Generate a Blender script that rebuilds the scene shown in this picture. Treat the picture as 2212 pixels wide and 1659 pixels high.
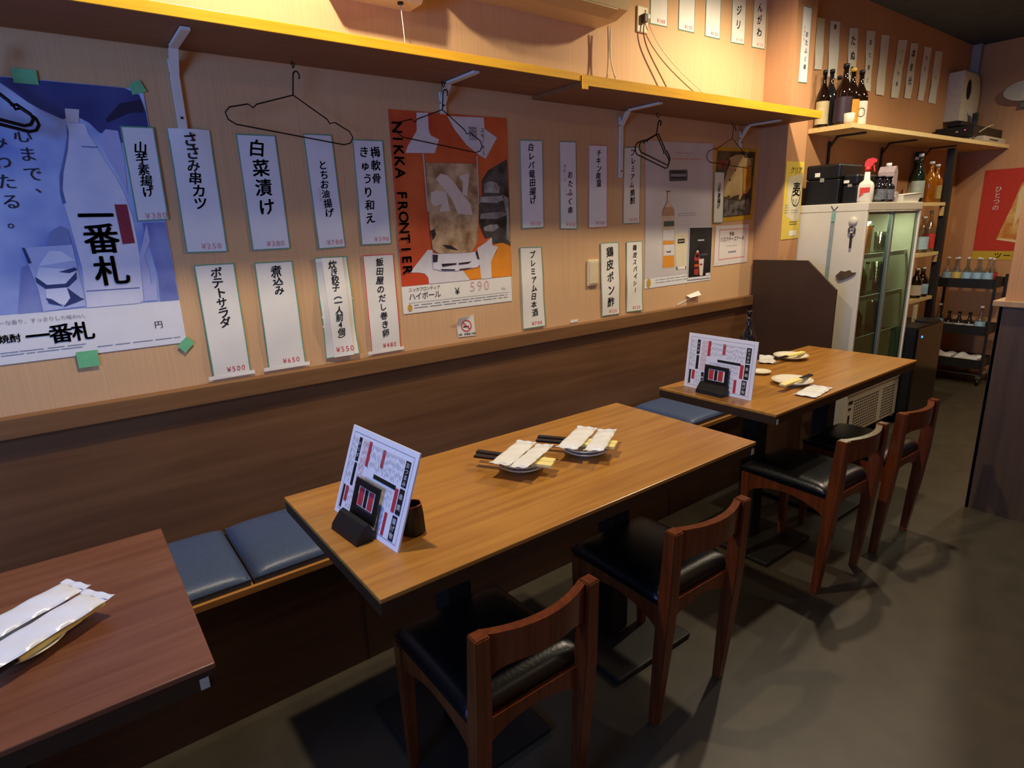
import bpy, bmesh, math, random
from mathutils import Vector, Matrix
R = math.radians
random.seed(7)
for o in list(bpy.data.objects): bpy.data.objects.remove(o)
SC = bpy.context.scene
COL = SC.collection

# ------------------------------------------------------------------ camera
cam = bpy.data.cameras.new('camera'); cam.sensor_width = 36; cam.lens = 1286.3/2212*36
cam.clip_start = 0.02; cam.clip_end = 60
co = bpy.data.objects.new('camera', cam); COL.objects.link(co)
yaw, pit, rol = R(36.7663), R(14.686), R(1.9715)
fw = Vector((math.sin(yaw)*math.cos(pit), math.cos(yaw)*math.cos(pit), -math.sin(pit)))
rt = Vector((math.cos(yaw), -math.sin(yaw), 0)); dn = fw.cross(rt)
r2 = rt*math.cos(rol)+dn*math.sin(rol); d2 = -rt*math.sin(rol)+dn*math.cos(rol)
co.matrix_world = Matrix(((r2.x,-d2.x,-fw.x,0),(r2.y,-d2.y,-fw.y,0),(r2.z,-d2.z,-fw.z,1.40),(0,0,0,1)))
SC.camera = co
# ------------------------------------------------------------------ world, lights, exposure
w = bpy.data.worlds.new('world'); SC.world = w; w.use_nodes = True
w.node_tree.nodes['Background'].inputs[0].default_value = (.55,.68,1,1)
w.node_tree.nodes['Background'].inputs[1].default_value = 1.0
SC.view_settings.view_transform = 'Standard'; SC.view_settings.look = 'None'
SC.view_settings.gamma = 1; SC.view_settings.use_curve_mapping = False
SC.view_settings.exposure = 0.0
def lamp(name, kind, loc, power, col, size=.05, rot=None, **kw):
    l = bpy.data.lights.new(name, kind); l.energy = power; l.color = col
    if kind == 'AREA': l.size = size; l.shape = kw.get('shape','SQUARE'); l.size_y = kw.get('size_y', size)
    else: l.shadow_soft_size = size
    if kind == 'SPOT': l.spot_size = kw.get('cone', R(150)); l.spot_blend = kw.get('blend', .6)
    o = bpy.data.objects.new(name, l); COL.objects.link(o); o.location = loc
    if rot: o.rotation_euler = rot
    return o
WARM = (1,.83,.60)
LIGHTS = [((.58,1.47,2.66),112,165,.75), ((2.95,1.33,2.66),112,168,.6), ((4.15,1.0,2.67),52,165,.7), ((5.6,.75,2.68),42,165,.7)]
for p,e,cn,bl in LIGHTS:
    lamp('ceiling_lamp_light', 'SPOT', p, e, WARM, .035, (0,0,0), cone=R(cn), blend=bl)
for p,e in (((.9,-1.2,2.66),4), ((2.6,-1.3,2.66),6)):
    lamp('room_fill_light', 'AREA', p, e, (1,.78,.52), .5, (0,0,0))  # added warm fill behind the camera, lifts the shaded wall
lamp('daylight_window_light', 'AREA', (-1.70,.35,1.50), 46, (.17,.38,1), 1.1, (R(90),0,R(-90)), shape='RECTANGLE', size_y=1.1)

# ------------------------------------------------------------------ materials
def lin(c):
    c/=255.
    return c/12.92 if c<=.04045 else ((c+.055)/1.055)**2.4
def rgb(h):
    h=h.lstrip('#'); return tuple(lin(int(h[i:i+2],16)) for i in (0,2,4))+(1,)
MATS={}
def mat(name, col, rough=.5, spec=.5, metal=0, noise=0, nscale=40, trans=0, alpha=1, emit=None, bump=0, coat=0, stretch=None, ior=1.45):
    if name in MATS: return MATS[name]
    m=bpy.data.materials.new(name); m.use_nodes=True; nt=m.node_tree; b=nt.nodes['Principled BSDF']
    c=rgb(col) if isinstance(col,str) else col
    b.inputs['Base Color'].default_value=c; b.inputs['Roughness'].default_value=rough
    b.inputs['Specular IOR Level'].default_value=spec; b.inputs['Metallic'].default_value=metal
    b.inputs['Transmission Weight'].default_value=trans; b.inputs['Alpha'].default_value=alpha
    b.inputs['Coat Weight'].default_value=coat; b.inputs['IOR'].default_value=ior
    if emit: b.inputs['Emission Color'].default_value=rgb(emit[0]); b.inputs['Emission Strength'].default_value=emit[1]
    if noise or bump:
        tc=nt.nodes.new('ShaderNodeTexCoord'); mp=nt.nodes.new('ShaderNodeMapping')
        nt.links.new(tc.outputs['Object'],mp.inputs[0])
        if stretch: mp.inputs['Scale'].default_value=stretch
        n=nt.nodes.new('ShaderNodeTexNoise'); n.inputs['Scale'].default_value=nscale; n.inputs['Detail'].default_value=4
        nt.links.new(mp.outputs[0],n.inputs['Vector'])
        if noise:
            r=nt.nodes.new('ShaderNodeValToRGB')
            r.color_ramp.elements[0].position=.3; r.color_ramp.elements[1].position=.7
            r.color_ramp.elements[0].color=tuple(x*(1-noise) for x in c[:3])+(1,)
            r.color_ramp.elements[1].color=tuple(min(1,x*(1+noise)) for x in c[:3])+(1,)
            nt.links.new(n.outputs['Fac'],r.inputs[0]); nt.links.new(r.outputs[0],b.inputs['Base Color'])
        if bump:
            bp=nt.nodes.new('ShaderNodeBump'); bp.inputs['Strength'].default_value=bump; bp.inputs['Distance'].default_value=.002
            nt.links.new(n.outputs['Fac'],bp.inputs['Height']); nt.links.new(bp.outputs[0],b.inputs['Normal'])
    MATS[name]=m; return m
def wood(name, c1, c2, rough=.4, axis='X', scale=1.0, bump=.05, coat=0, spec=.5):
    """long-grained wood; grain runs along the given axis"""
    if name in MATS: return MATS[name]
    m=bpy.data.materials.new(name); m.use_nodes=True; nt=m.node_tree; b=nt.nodes['Principled BSDF']
    tc=nt.nodes.new('ShaderNodeTexCoord'); mp=nt.nodes.new('ShaderNodeMapping'); nt.links.new(tc.outputs['Object'],mp.inputs[0])
    s={'X':(1.2,22,22),'Y':(22,1.2,22),'Z':(22,22,1.2)}[axis]; mp.inputs['Scale'].default_value=tuple(x*scale for x in s)
    n=nt.nodes.new('ShaderNodeTexNoise'); n.inputs['Scale'].default_value=2.2; n.inputs['Detail'].default_value=6; n.inputs['Distortion'].default_value=.6
    nt.links.new(mp.outputs[0],n.inputs['Vector'])
    n2=nt.nodes.new('ShaderNodeTexNoise'); n2.inputs['Scale'].default_value=2.5; nt.links.new(tc.outputs['Object'],n2.inputs['Vector'])
    mx=nt.nodes.new('ShaderNodeMath'); mx.operation='MULTIPLY_ADD'; mx.inputs[1].default_value=.7
    ad=nt.nodes.new('ShaderNodeMath'); ad.operation='MULTIPLY'; ad.inputs[1].default_value=.3
    nt.links.new(n2.outputs['Fac'],ad.inputs[0]); nt.links.new(n.outputs['Fac'],mx.inputs[0]); nt.links.new(ad.outputs[0],mx.inputs[2])
    r=nt.nodes.new('ShaderNodeValToRGB'); r.color_ramp.elements[0].position=.33; r.color_ramp.elements[1].position=.68
    r.color_ramp.elements[0].color=rgb(c1); r.color_ramp.elements[1].color=rgb(c2)
    nt.links.new(mx.outputs[0],r.inputs[0]); nt.links.new(r.outputs[0],b.inputs['Base Color'])
    b.inputs['Roughness'].default_value=rough; b.inputs['Coat Weight'].default_value=coat; b.inputs['Coat Roughness'].default_value=.15
    b.inputs['Specular IOR Level'].default_value=spec
    bp=nt.nodes.new('ShaderNodeBump'); bp.inputs['Strength'].default_value=bump; bp.inputs['Distance'].default_value=.001
    nt.links.new(n.outputs['Fac'],bp.inputs['Height']); nt.links.new(bp.outputs[0],b.inputs['Normal'])
    MATS[name]=m; return m
def wallpaper(name, col):
    m=bpy.data.materials.new(name); m.use_nodes=True; nt=m.node_tree; b=nt.nodes['Principled BSDF']
    tc=nt.nodes.new('ShaderNodeTexCoord'); mp=nt.nodes.new('ShaderNodeMapping'); nt.links.new(tc.outputs['Object'],mp.inputs[0])
    mp.inputs['Scale'].default_value=(60,60,.7)
    n=nt.nodes.new('ShaderNodeTexNoise'); n.inputs['Scale'].default_value=3; n.inputs['Detail'].default_value=3; nt.links.new(mp.outputs[0],n.inputs['Vector'])
    n2=nt.nodes.new('ShaderNodeTexNoise'); n2.inputs['Scale'].default_value=1.3; n2.inputs['Detail'].default_value=3; nt.links.new(tc.outputs['Object'],n2.inputs['Vector'])
    r=nt.nodes.new('ShaderNodeValToRGB'); c=rgb(col)
    r.color_ramp.elements[0].position=.25; r.color_ramp.elements[1].position=.75
    r.color_ramp.elements[0].color=tuple(x*.9 for x in c[:3])+(1,); r.color_ramp.elements[1].color=tuple(min(1,x*1.07) for x in c[:3])+(1,)
    nt.links.new(n.outputs['Fac'],r.inputs[0])
    r2=nt.nodes.new('ShaderNodeValToRGB'); r2.color_ramp.elements[0].position=.3; r2.color_ramp.elements[1].position=.65
    r2.color_ramp.elements[0].color=(.9,.88,.85,1); r2.color_ramp.elements[1].color=(1,1,1,1); nt.links.new(n2.outputs['Fac'],r2.inputs[0])
    mx=nt.nodes.new('ShaderNodeMix'); mx.data_type='RGBA'; mx.blend_type='MULTIPLY'; mx.inputs['Factor'].default_value=1
    nt.links.new(r.outputs[0],mx.inputs['A']); nt.links.new(r2.outputs[0],mx.inputs['B']); nt.links.new(mx.outputs['Result'],b.inputs['Base Color'])
    b.inputs['Roughness'].default_value=.75; b.inputs['Specular IOR Level'].default_value=.25
    bp=nt.nodes.new('ShaderNodeBump'); bp.inputs['Strength'].default_value=.08; bp.inputs['Distance'].default_value=.001
    nt.links.new(n.outputs['Fac'],bp.inputs['Height']); nt.links.new(bp.outputs[0],b.inputs['Normal'])
    return m
def glassmat(name, tint, gloss=.08, rough=.03):
    if name in MATS: return MATS[name]
    m=bpy.data.materials.new(name); m.use_nodes=True; nt=m.node_tree; nt.nodes.clear()
    o=nt.nodes.new('ShaderNodeOutputMaterial'); t=nt.nodes.new('ShaderNodeBsdfTransparent'); g=nt.nodes.new('ShaderNodeBsdfGlossy')
    f=nt.nodes.new('ShaderNodeLayerWeight'); f.inputs[0].default_value=.5; pw=nt.nodes.new('ShaderNodeMath'); pw.operation='POWER'; pw.inputs[1].default_value=4; mth=nt.nodes.new('ShaderNodeMath'); mth.operation='MULTIPLY_ADD'; mth.inputs[1].default_value=.55; mth.inputs[2].default_value=gloss*.5; mth.use_clamp=True
    x=nt.nodes.new('ShaderNodeMixShader'); t.inputs[0].default_value=rgb(tint); g.inputs['Roughness'].default_value=rough
    nt.links.new(f.outputs['Facing'],pw.inputs[0]); nt.links.new(pw.outputs[0],mth.inputs[0]); nt.links.new(mth.outputs[0],x.inputs[0]); nt.links.new(t.outputs[0],x.inputs[1]); nt.links.new(g.outputs[0],x.inputs[2]); nt.links.new(x.outputs[0],o.inputs[0])
    MATS[name]=m; return m

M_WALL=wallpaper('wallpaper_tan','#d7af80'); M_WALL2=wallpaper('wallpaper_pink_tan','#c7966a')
M_PANEL=wood('brown_panelling','#614026','#795435',.42,'X',.5,.04)
M_RAIL=wood('brown_rail','#6e4b2a','#845d36',.5,'X',1)
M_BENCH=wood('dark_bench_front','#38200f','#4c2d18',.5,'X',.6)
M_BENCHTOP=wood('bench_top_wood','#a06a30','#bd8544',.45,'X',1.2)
M_TABLE=wood('table_top_wood','#936026','#b37f38',.30,'X',.9,.05,0)
M_TABLE_R=wood('table_top_red_wood','#633822','#7a4e36',.34,'X',.9,.05,0)
M_TEDGE=mat('table_dark_edge','#33200f',.5,noise=.2,nscale=30,stretch=(1,6,6))
M_IRON=mat('black_cast_iron','#15130f',.6,noise=.2,nscale=60)
M_CHAIR=wood('chair_red_brown_wood','#4f230e','#713616',.24,'Z',1.3,.03,.35)
M_LEATHER=mat('black_vinyl_leather','#0b0b0c',.32,noise=.15,nscale=120,bump=.25)
M_BLUE=mat('navy_vinyl_leather','#465678',.40,noise=.12,nscale=150,bump=.2)
M_FLOOR=mat('grey_brown_vinyl_floor','#40392c',.45,noise=.16,nscale=9,bump=.05)
M_SHELF=wood('plywood_shelf_underside','#7c5230','#946238',.6,'X',.8)
M_YEL=wood('yellow_varnished_edge','#d89a1c','#f0b630',.35,'X',1.5)
M_WHITE=mat('white_paint','#d9d6cc',.5,noise=.04,nscale=20)
M_PAPER=mat('white_paper','#e2e3e2',.7,spec=.3,noise=.03,nscale=15)
M_PAPERW=mat('warm_white_paper','#e6e4d6',.7,spec=.3,noise=.03,nscale=15)
M_INK=mat('black_ink','#101013',.6,noise=.1,nscale=50); M_RED=mat('red_ink','#cf3b3b',.6,noise=.1,nscale=50)
M_PINK=mat('faded_red_ink','#d98d88',.6,noise=.1,nscale=50)
M_GREEN=mat('green_print_edge','#5f9a7c',.6,noise=.1,nscale=40); M_REDB=mat('red_print_edge','#d9504c',.6,noise=.1,nscale=40); M_PINKB=mat('pink_print_edge','#d68a80',.6,noise=.1,nscale=40)
M_GREY=mat('grey_small_print','#8f9096',.6,noise=.1,nscale=50)
M_BLACKP=mat('black_plastic','#111112',.42,noise=.1,nscale=60); M_CHROME=mat('chrome','#c9c9c9',.2,metal=1,noise=.05)
M_CERAMIC=mat('cream_ceramic','#e6dfc8',.18,noise=.03,nscale=10,coat=.3)
M_WIRE=mat('dark_wire','#1d1a18',.4,metal=.6,noise=.1)
M_TAPE=mat('green_masking_tape','#6fbf86',.6,noise=.06,nscale=60)
M_CLEAR=mat('clear_tape','#d9cbb4',.35,alpha=.45,noise=.03)

# ------------------------------------------------------------------ mesh helpers
class MB:
    def __init__(s): s.bm=bmesh.new()
    def box(s,c,d,rot=None,bev=0,seg=2):
        t=bmesh.new(); bmesh.ops.create_cube(t,size=1)
        bmesh.ops.scale(t,vec=d,verts=t.verts)
        if bev: bmesh.ops.bevel(t,geom=list(t.edges),offset=bev,segments=seg,profile=.5,affect='EDGES')
        m=Matrix.Translation(c)
        if rot is not None: m=m@(rot if isinstance(rot,Matrix) else Matrix.Rotation(rot,4,'Z'))
        bmesh.ops.transform(t,matrix=m,verts=t.verts); s.merge(t); return s
    def b2(s,a,b,bev=0,seg=2):
        return s.box([(a[i]+b[i])/2 for i in range(3)],[abs(b[i]-a[i]) for i in range(3)],None,bev,seg)
    def merge(s,t):
        me=bpy.data.meshes.new('tmp'); t.to_mesh(me); s.bm.from_mesh(me); bpy.data.meshes.remove(me); t.free()
    def lathe(s,prof,n=24,c=(0,0,0),caps=True):
        rings=[]
        for r,z in prof:
            rings.append([s.bm.verts.new((c[0]+r*math.cos(2*math.pi*i/n),c[1]+r*math.sin(2*math.pi*i/n),c[2]+z)) for i in range(n)])
        for a,b in zip(rings,rings[1:]):
            for i in range(n):
                f=s.bm.faces.new((a[i],a[(i+1)%n],b[(i+1)%n],b[i])); f.smooth=True
        if caps:
            if prof[0][0]>1e-5: s.bm.faces.new(rings[0][::-1])
            if prof[-1][0]>1e-5: s.bm.faces.new(rings[-1])
        return s
    def tube(s,pts,r,n=8,closed=False):
        pts=[Vector(p) for p in pts]; rings=[]; k=len(pts); ref=None
        for i,p in enumerate(pts):
            a=pts[(i-1)%k] if (closed or i>0) else p; b=pts[(i+1)%k] if (closed or i<k-1) else p
            t=(b-a).normalized()
            if ref is None:
                ref=t.orthogonal().normalized()
            ref=(ref-t*ref.dot(t)).normalized(); q=t.cross(ref)
            rr=r[i] if isinstance(r,(list,tuple)) else r
            rings.append([s.bm.verts.new(p+(ref*math.cos(2*math.pi*j/n)+q*math.sin(2*math.pi*j/n))*rr) for j in range(n)])
        m=k if closed else k-1
        for i in range(m):
            a,b=rings[i],rings[(i+1)%k]
            for j in range(n):
                f=s.bm.faces.new((a[j],a[(j+1)%n],b[(j+1)%n],b[j])); f.smooth=True
        if not closed: s.bm.faces.new(rings[0][::-1]); s.bm.faces.new(rings[-1])
        return s
    def prism(s,poly,f,h):
        """poly: 2-D outline; f maps (a,b,t) to 3-D; thickness from t=0 to t=h"""
        A=[s.bm.verts.new(f(a,b,0)) for a,b in poly]; B=[s.bm.verts.new(f(a,b,h)) for a,b in poly]
        s.bm.faces.new(A[::-1]); s.bm.faces.new(B)
        for i in range(len(A)):
            j=(i+1)%len(A); s.bm.faces.new((A[i],A[j],B[j],B[i]))
        return s
    def slab(s,fn,nu,nv,th,sep=False):
        """closed curved slab; fn(u,v,off) -> point"""
        F=[[s.bm.verts.new(fn(i/nu,j/nv,th)) for i in range(nu+1)] for j in range(nv+1)]
        B=[[s.bm.verts.new(fn(i/nu,j/nv,0)) for i in range(nu+1)] for j in range(nv+1)]
        for j in range(nv):
            for i in range(nu):
                a=s.bm.faces.new((F[j][i],F[j+1][i],F[j+1][i+1],F[j][i+1])); a.smooth=True
                a=s.bm.faces.new((B[j][i],B[j][i+1],B[j+1][i+1],B[j+1][i])); a.smooth=True
        if sep:
            cp=lambda G:[[s.bm.verts.new(v.co) if (i in (0,nu) or j in (0,nv)) else None for i,v in enumerate(r)] for j,r in enumerate(G)]
            F,B=cp(F),cp(B)
        for j in range(nv):
            s.bm.faces.new((F[j][0],B[j][0],B[j+1][0],F[j+1][0])); s.bm.faces.new((F[j][nu],F[j+1][nu],B[j+1][nu],B[j][nu]))
        for i in range(nu):
            s.bm.faces.new((F[0][i],F[0][i+1],B[0][i+1],B[0][i])); s.bm.faces.new((F[nv][i],B[nv][i],B[nv][i+1],F[nv][i+1]))
        return s
    def poly(s,pts):
        s.bm.faces.new([s.bm.verts.new(p) for p in pts]); return s
    def mesh(s,name):
        bmesh.ops.recalc_face_normals(s.bm,faces=s.bm.faces)
        me=bpy.data.meshes.new(name); s.bm.to_mesh(me); s.bm.free(); return me
def obj(name,mb,m,parent=None,loc=None,rot=None,label=None):
    me=mb.mesh(name) if isinstance(mb,MB) else mb
    if m is not None and not me.materials: me.materials.append(m)
    o=bpy.data.objects.new(name,me); COL.objects.link(o)
    if parent is not None: o.parent=parent
    if loc is not None: o.location=loc
    if rot is not None: o.rotation_euler=rot
    if label: o['label']=label
    return o
def tag(o,label,cat,group=None):
    o['label']=label; o['category']=cat
    if group: o['group']=group
    return o
def thing(name,label,cat,loc=(0,0,0),rz=0,group=None):
    o=bpy.data.objects.new(name,None); COL.objects.link(o); o.location=loc; o.rotation_euler=(0,0,rz); o.empty_display_size=.05
    return tag(o,label,cat,group)
def struct(name,mb,m,parent=None,label=None):
    o=obj(name,mb,m,parent)
    if parent is None: o['kind']='structure'
    if label: o['label']=label
    return o
def dup(root,loc,rz=None,label=None,group=None):
    r=root.copy(); COL.objects.link(r); r.location=loc
    if rz is not None: r.rotation_euler=(0,0,rz)
    if label: r['label']=label
    if group: r['group']=group
    for ch in list(root.children):
        c=ch.copy(); COL.objects.link(c); c.parent=r
        for g in list(ch.children):
            d=g.copy(); COL.objects.link(d); d.parent=c
    return r

# ------------------------------------------------------------------ glyphs
CHARS=''.join(sorted(set('山芋素揚げささみ串カツ白菜漬けとちお油揚げ梅軟骨きゅうり和え白レバ竜田おたふくチキン南蛮プレミアム焼酎ポテトサラダ煮込み炊き餃子（一人前4個）飯田屋のだし巻き卵日本酒鶏皮ポン酢スパイシー'
 'ジリんがわ¥0123456789一番札円心まで、わたる。つすっきりした味いニッカフロンティアハイボールNIKKAFRONTIENOSMOKINGYスモーキーバスクチーズケーキ麦ホルモンたぬきまと本醸造光クリソ香なルー、。しみフおつまみ串焼揚げ物サラダ税込新感覚ぬるひとのつうど御酒予約生中丸')))
GL={}
def load_glyphs():
    tmp=[]
    for bold in (0,):
        for ch in CHARS:
            c=bpy.data.curves.new('g','FONT'); c.body=ch; c.size=1; c.resolution_u=2; 
            o=bpy.data.objects.new('g',c); COL.objects.link(o); tmp.append((ch,bold,o,c))
    bpy.context.view_layer.update(); dg=bpy.context.evaluated_depsgraph_get()
    for ch,bold,o,c in tmp:
        e=o.evaluated_get(dg); me=e.to_mesh()
        vs=[(v.co.x,v.co.y) for v in me.vertices]; fs=[tuple(p.vertices) for p in me.polygons]; e.to_mesh_clear()
        GL[(ch,bold)]=(vs,fs)
    for ch,bold,o,c in tmp: bpy.data.objects.remove(o); bpy.data.curves.remove(c)
load_glyphs()
ROT='ー（）'
def glyph(mb,ch,bold,place,size,rotate=False,shear=0,ang=0,sx=1):
    """place(a,b): local metric coords, a right, b up from the glyph's centre"""
    vs,fs=GL.get((ch,0),([],[]))
    if not vs: return
    if bold:
        for dx,dy in ((-.020,-.014),(.022,-.012),(-.010,.018),(.014,.016)):
            glyph(mb,ch,0,lambda a,b,dx=dx,dy=dy: place(a+dx*size,b+dy*size),size,rotate,shear,ang,sx)
        return
    cjk=ord(ch)>0x2000
    if cjk: cx,cy=.5,.38
    else:
        cx=(min(v[0] for v in vs)+max(v[0] for v in vs))/2; cy=.36
    ca,sa=math.cos(ang),math.sin(ang); V=[]
    for x,y in vs:
        x=(x-cx)*sx; y=y-cy
        if rotate: x,y=y,-x
        x+=shear*y; x,y=x*ca-y*sa,x*sa+y*ca
        V.append(mb.bm.verts.new(place(x*size,y*size)))
    for f in fs:
        try: mb.bm.faces.new([V[i] for i in f])
        except ValueError: pass

# ------------------------------------------------------------------ paper sheets
class Sheet:
    """a sheet with metric size; o: origin top-left, ux: unit right, uy: unit down, n: unit out of the sheet"""
    def __init__(s,tl,tr,bl,br,n,curl=None):
        s.tl,s.tr,s.bl,s.br=map(Vector,(tl,tr,bl,br)); s.n=Vector(n).normalized(); s.curl=curl or (lambda u,v:0)
        s.w=((s.tr-s.tl).length+(s.br-s.bl).length)/2; s.h=((s.bl-s.tl).length+(s.br-s.tr).length)/2
        s.o=(s.bl+s.br)/2
    def pt(s,u,v,off=0):
        p=(s.tl*(1-u)+s.tr*u)*(1-v)+(s.bl*(1-u)+s.br*u)*v
        return p+s.n*(off+s.curl(u,v))-s.o
    def base(s,name,m,nu=3,nv=10,th=.0008,base=.0006):
        mb=MB(); mb.slab(lambda u,v,o: s.pt(u,v,base+o),nu,nv,th,True); s.top=base+th
        s.root=obj(name,mb,m,None,s.o); return s.root
    def rects(s,name,m,rs,layer=1,label=None,n=1):
        mb=MB(); off=s.top+.0004*layer
        for (u0,v0,u1,v1) in rs:
            k=max(1,n)
            for j in range(k):
                a=v0+(v1-v0)*j/k; b=v0+(v1-v0)*(j+1)/k
                mb.poly([s.pt(u0,a,off),s.pt(u0,b,off),s.pt(u1,b,off),s.pt(u1,a,off)])
        return obj(name,mb,m,s.root,label=label)
    def shape(s,name,m,polys,layer=1,label=None):
        mb=MB(); off=s.top+.0004*layer
        for k,p in enumerate(polys):
            if k: mb=MB()
            mb.poly([s.pt(u,v,off) for u,v in p][::-1]); obj(name,mb,m,s.root,label=label)
    def border(s,name,m,t=.006,n=8):
        a=t/s.w; b=t/s.h
        return s.rects(name,m,[(0,0,1,b),(0,1-b,1,1),(0,b,a,1-b),(1-a,b,1,1-b)],1,n=n)
    def vtext(s,name,m,items,layer=2,jit=.0):
        """items: (string,u,v0,v1,size,bold[,shear])"""
        mb=MB(); off=s.top+.0004*layer
        for it in items:
            st,u,v0,v1,size,bold=it[:6]; k=len(st)
            for i,ch in enumerate(st):
                if ch==' ': continue
                v=v0+(v1-v0)*(i+.5)/k; du=random.uniform(-jit,jit)*.4; an=random.uniform(-jit,jit)*2
                sz=size*(1+random.uniform(-jit,jit))
                glyph(mb,ch,bold,lambda a,b: s.pt(u+du+a/s.w,v-b/s.h,off),sz,ch in ROT,.12 if jit else 0,an+(.06 if jit else 0))
        return obj(name,mb,m,s.root)
    def htext(s,name,m,items,layer=2,italic=0):
        mb=MB(); off=s.top+.0004*layer
        for st,u,v,size,bold,pitch in items:
            for i,ch in enumerate(st):
                if ch==' ': continue
                uu=u+(i+.5)*pitch*size/s.w
                glyph(mb,ch,bold,lambda a,b: s.pt(uu+a/s.w,v-b/s.h,off),size,False,italic)
        return obj(name,mb,m,s.root)
    def rtext(s,name,m,st,u,v0,v1,size,bold,layer=2):
        """latin text turned a quarter turn, running downwards"""
        mb=MB(); off=s.top+.0004*layer; k=len(st)
        for i,ch in enumerate(st):
            if ch==' ': continue
            v=v0+(v1-v0)*(i+.5)/k
            glyph(mb,ch,bold,lambda a,b: s.pt(u+a/s.w,v-b/s.h,off),size,True)
        return obj(name,mb,m,s.root)
    def lines(s,name,m,u0,u1,v0,v1,rows,h=.3,layer=2,brk=True):
        rs=[]
        for j in range(rows):
            v=v0+(v1-v0)*j/max(1,rows); hh=(v1-v0)/rows*h; u=u0
            while u<u1-.01:
                l=random.uniform(.03,.12) if brk else (u1-u0)
                rs.append((u,v,min(u+l,u1),v+hh)); u+=l+random.uniform(.006,.02)
        return s.rects(name,m,rs,layer)
def wallsheet(q,y,curl=None):
    (a,b),(c,d),(e,f),(g,h)=q
    return Sheet((a,y,b),(c,y,d),(g,y,h),(e,y,f),(0,-1,0),curl)
def ring(cu,cv,ru,rv,n=28,a0=0,a1=2*math.pi):
    return [(cu+ru*math.cos(a0+(a1-a0)*i/n),cv+rv*math.sin(a0+(a1-a0)*i/n)) for i in range(n+(0 if a1-a0>6.28 else 1))]
# ================================================================== THE SETTING
W=2.10          # main wall plane
W2=2.00         # wall of the bottle corner beyond the pillar
PY=1.93         # front face of the pillar
XF=6.40         # far wall
CZ=2.72         # ceiling
struct('floor',MB().b2((-1.9,-2.3,-.1),(XF+.1,2.3,0)),M_FLOOR)
struct('ceiling',MB().b2((-1.9,-2.3,CZ),(XF+.1,2.3,CZ+.1)),mat('dark_ceiling','#46525b',.8,noise=.15,nscale=12))
struct('wall_back',MB().b2((-1.9,W,0),(3.457,W+.15,CZ)),M_WALL)
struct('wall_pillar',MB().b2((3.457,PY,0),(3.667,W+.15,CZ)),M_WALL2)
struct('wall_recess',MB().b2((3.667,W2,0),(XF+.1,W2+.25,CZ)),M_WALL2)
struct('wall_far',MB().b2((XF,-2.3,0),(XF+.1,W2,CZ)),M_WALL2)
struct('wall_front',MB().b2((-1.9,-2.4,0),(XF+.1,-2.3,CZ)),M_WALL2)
# left wall with the window that lets the daylight in
wl=MB(); wl.b2((-1.9,-2.3,0),(-1.75,W,.95)).b2((-1.9,-2.3,2.15),(-1.75,W,CZ)).b2((-1.9,-2.3,.95),(-1.75,-.25,2.15)).b2((-1.9,.95,.95),(-1.75,W,2.15))
struct('wall_left',wl,M_WALL)
win=struct('window_1',MB().b2((-1.83,-.25,.95),(-1.822,.95,2.15)),glassmat('window_glass','#dfe8f2'))
fr=MB(); 
for a,b in (((-1.86,-.25,.95),(-1.79,-.2,2.15)),((-1.86,.9,.95),(-1.79,.95,2.15)),((-1.86,-.2,.95),(-1.79,.9,1.0)),((-1.86,-.2,2.1),(-1.79,.9,2.15)),((-1.86,.33,1.0),(-1.79,.37,2.1))): fr.b2(a,b)
struct('window_frame',fr,M_WHITE,win)
# brown panelling behind the bench and its rail
struct('trim_1',MB().b2((-1.75,2.085,.0),(3.44,2.0995,.90)),M_PANEL,label='brown wood panelling behind the bench')
struct('trim_2',MB().b2((-1.75,2.062,.884),(3.44,2.0995,.944),.004),M_RAIL,label='brown wooden rail along the top of the panelling')
# partition wall at the end of the aisle: dark panelling below, plain wall above
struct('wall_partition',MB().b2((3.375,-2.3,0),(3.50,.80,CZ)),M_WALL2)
struct('trim_3',MB().b2((3.361,-2.3,0),(3.374,.812,.985)).b2((3.361,.8005,0),(3.50,.814,.985)),wood('dark_red_panelling','#43301c','#573f26',.45,'Z',.8),label='dark red-brown panelling around the partition')
struct('trim_4',MB().b2((3.340,-2.3,.986),(3.374,.835,1.012),.003).b2((3.3745,.8005,.986),(3.50,.835,1.012),.003),mat('partition_cap','#a98966',.5,noise=.1),label='pale cap on the partition panelling')
# corner conduit of the bottle corner
struct('trim_5',MB().b2((XF-.07,W2-.06,2.0),(XF-.001,W2-.001,CZ)),mat('grey_conduit','#aba69a',.6,noise=.08),label='grey boxed conduit in the far corner')

# ================================================================== BENCH
t=thing('wall_bench','long dark wooden bench built along the panelled wall','bench',(0,1.68,0))
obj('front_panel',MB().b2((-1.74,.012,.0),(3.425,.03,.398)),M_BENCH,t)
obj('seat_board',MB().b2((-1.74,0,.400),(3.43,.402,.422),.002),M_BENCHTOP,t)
for x in (-.9,.62,2.2): obj('panel_joint',MB().b2((x-.0015,.010,.0),(x+.0015,.0118,.398)),mat('joint_dark','#1d0f07',.7,noise=.1),t)
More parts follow.
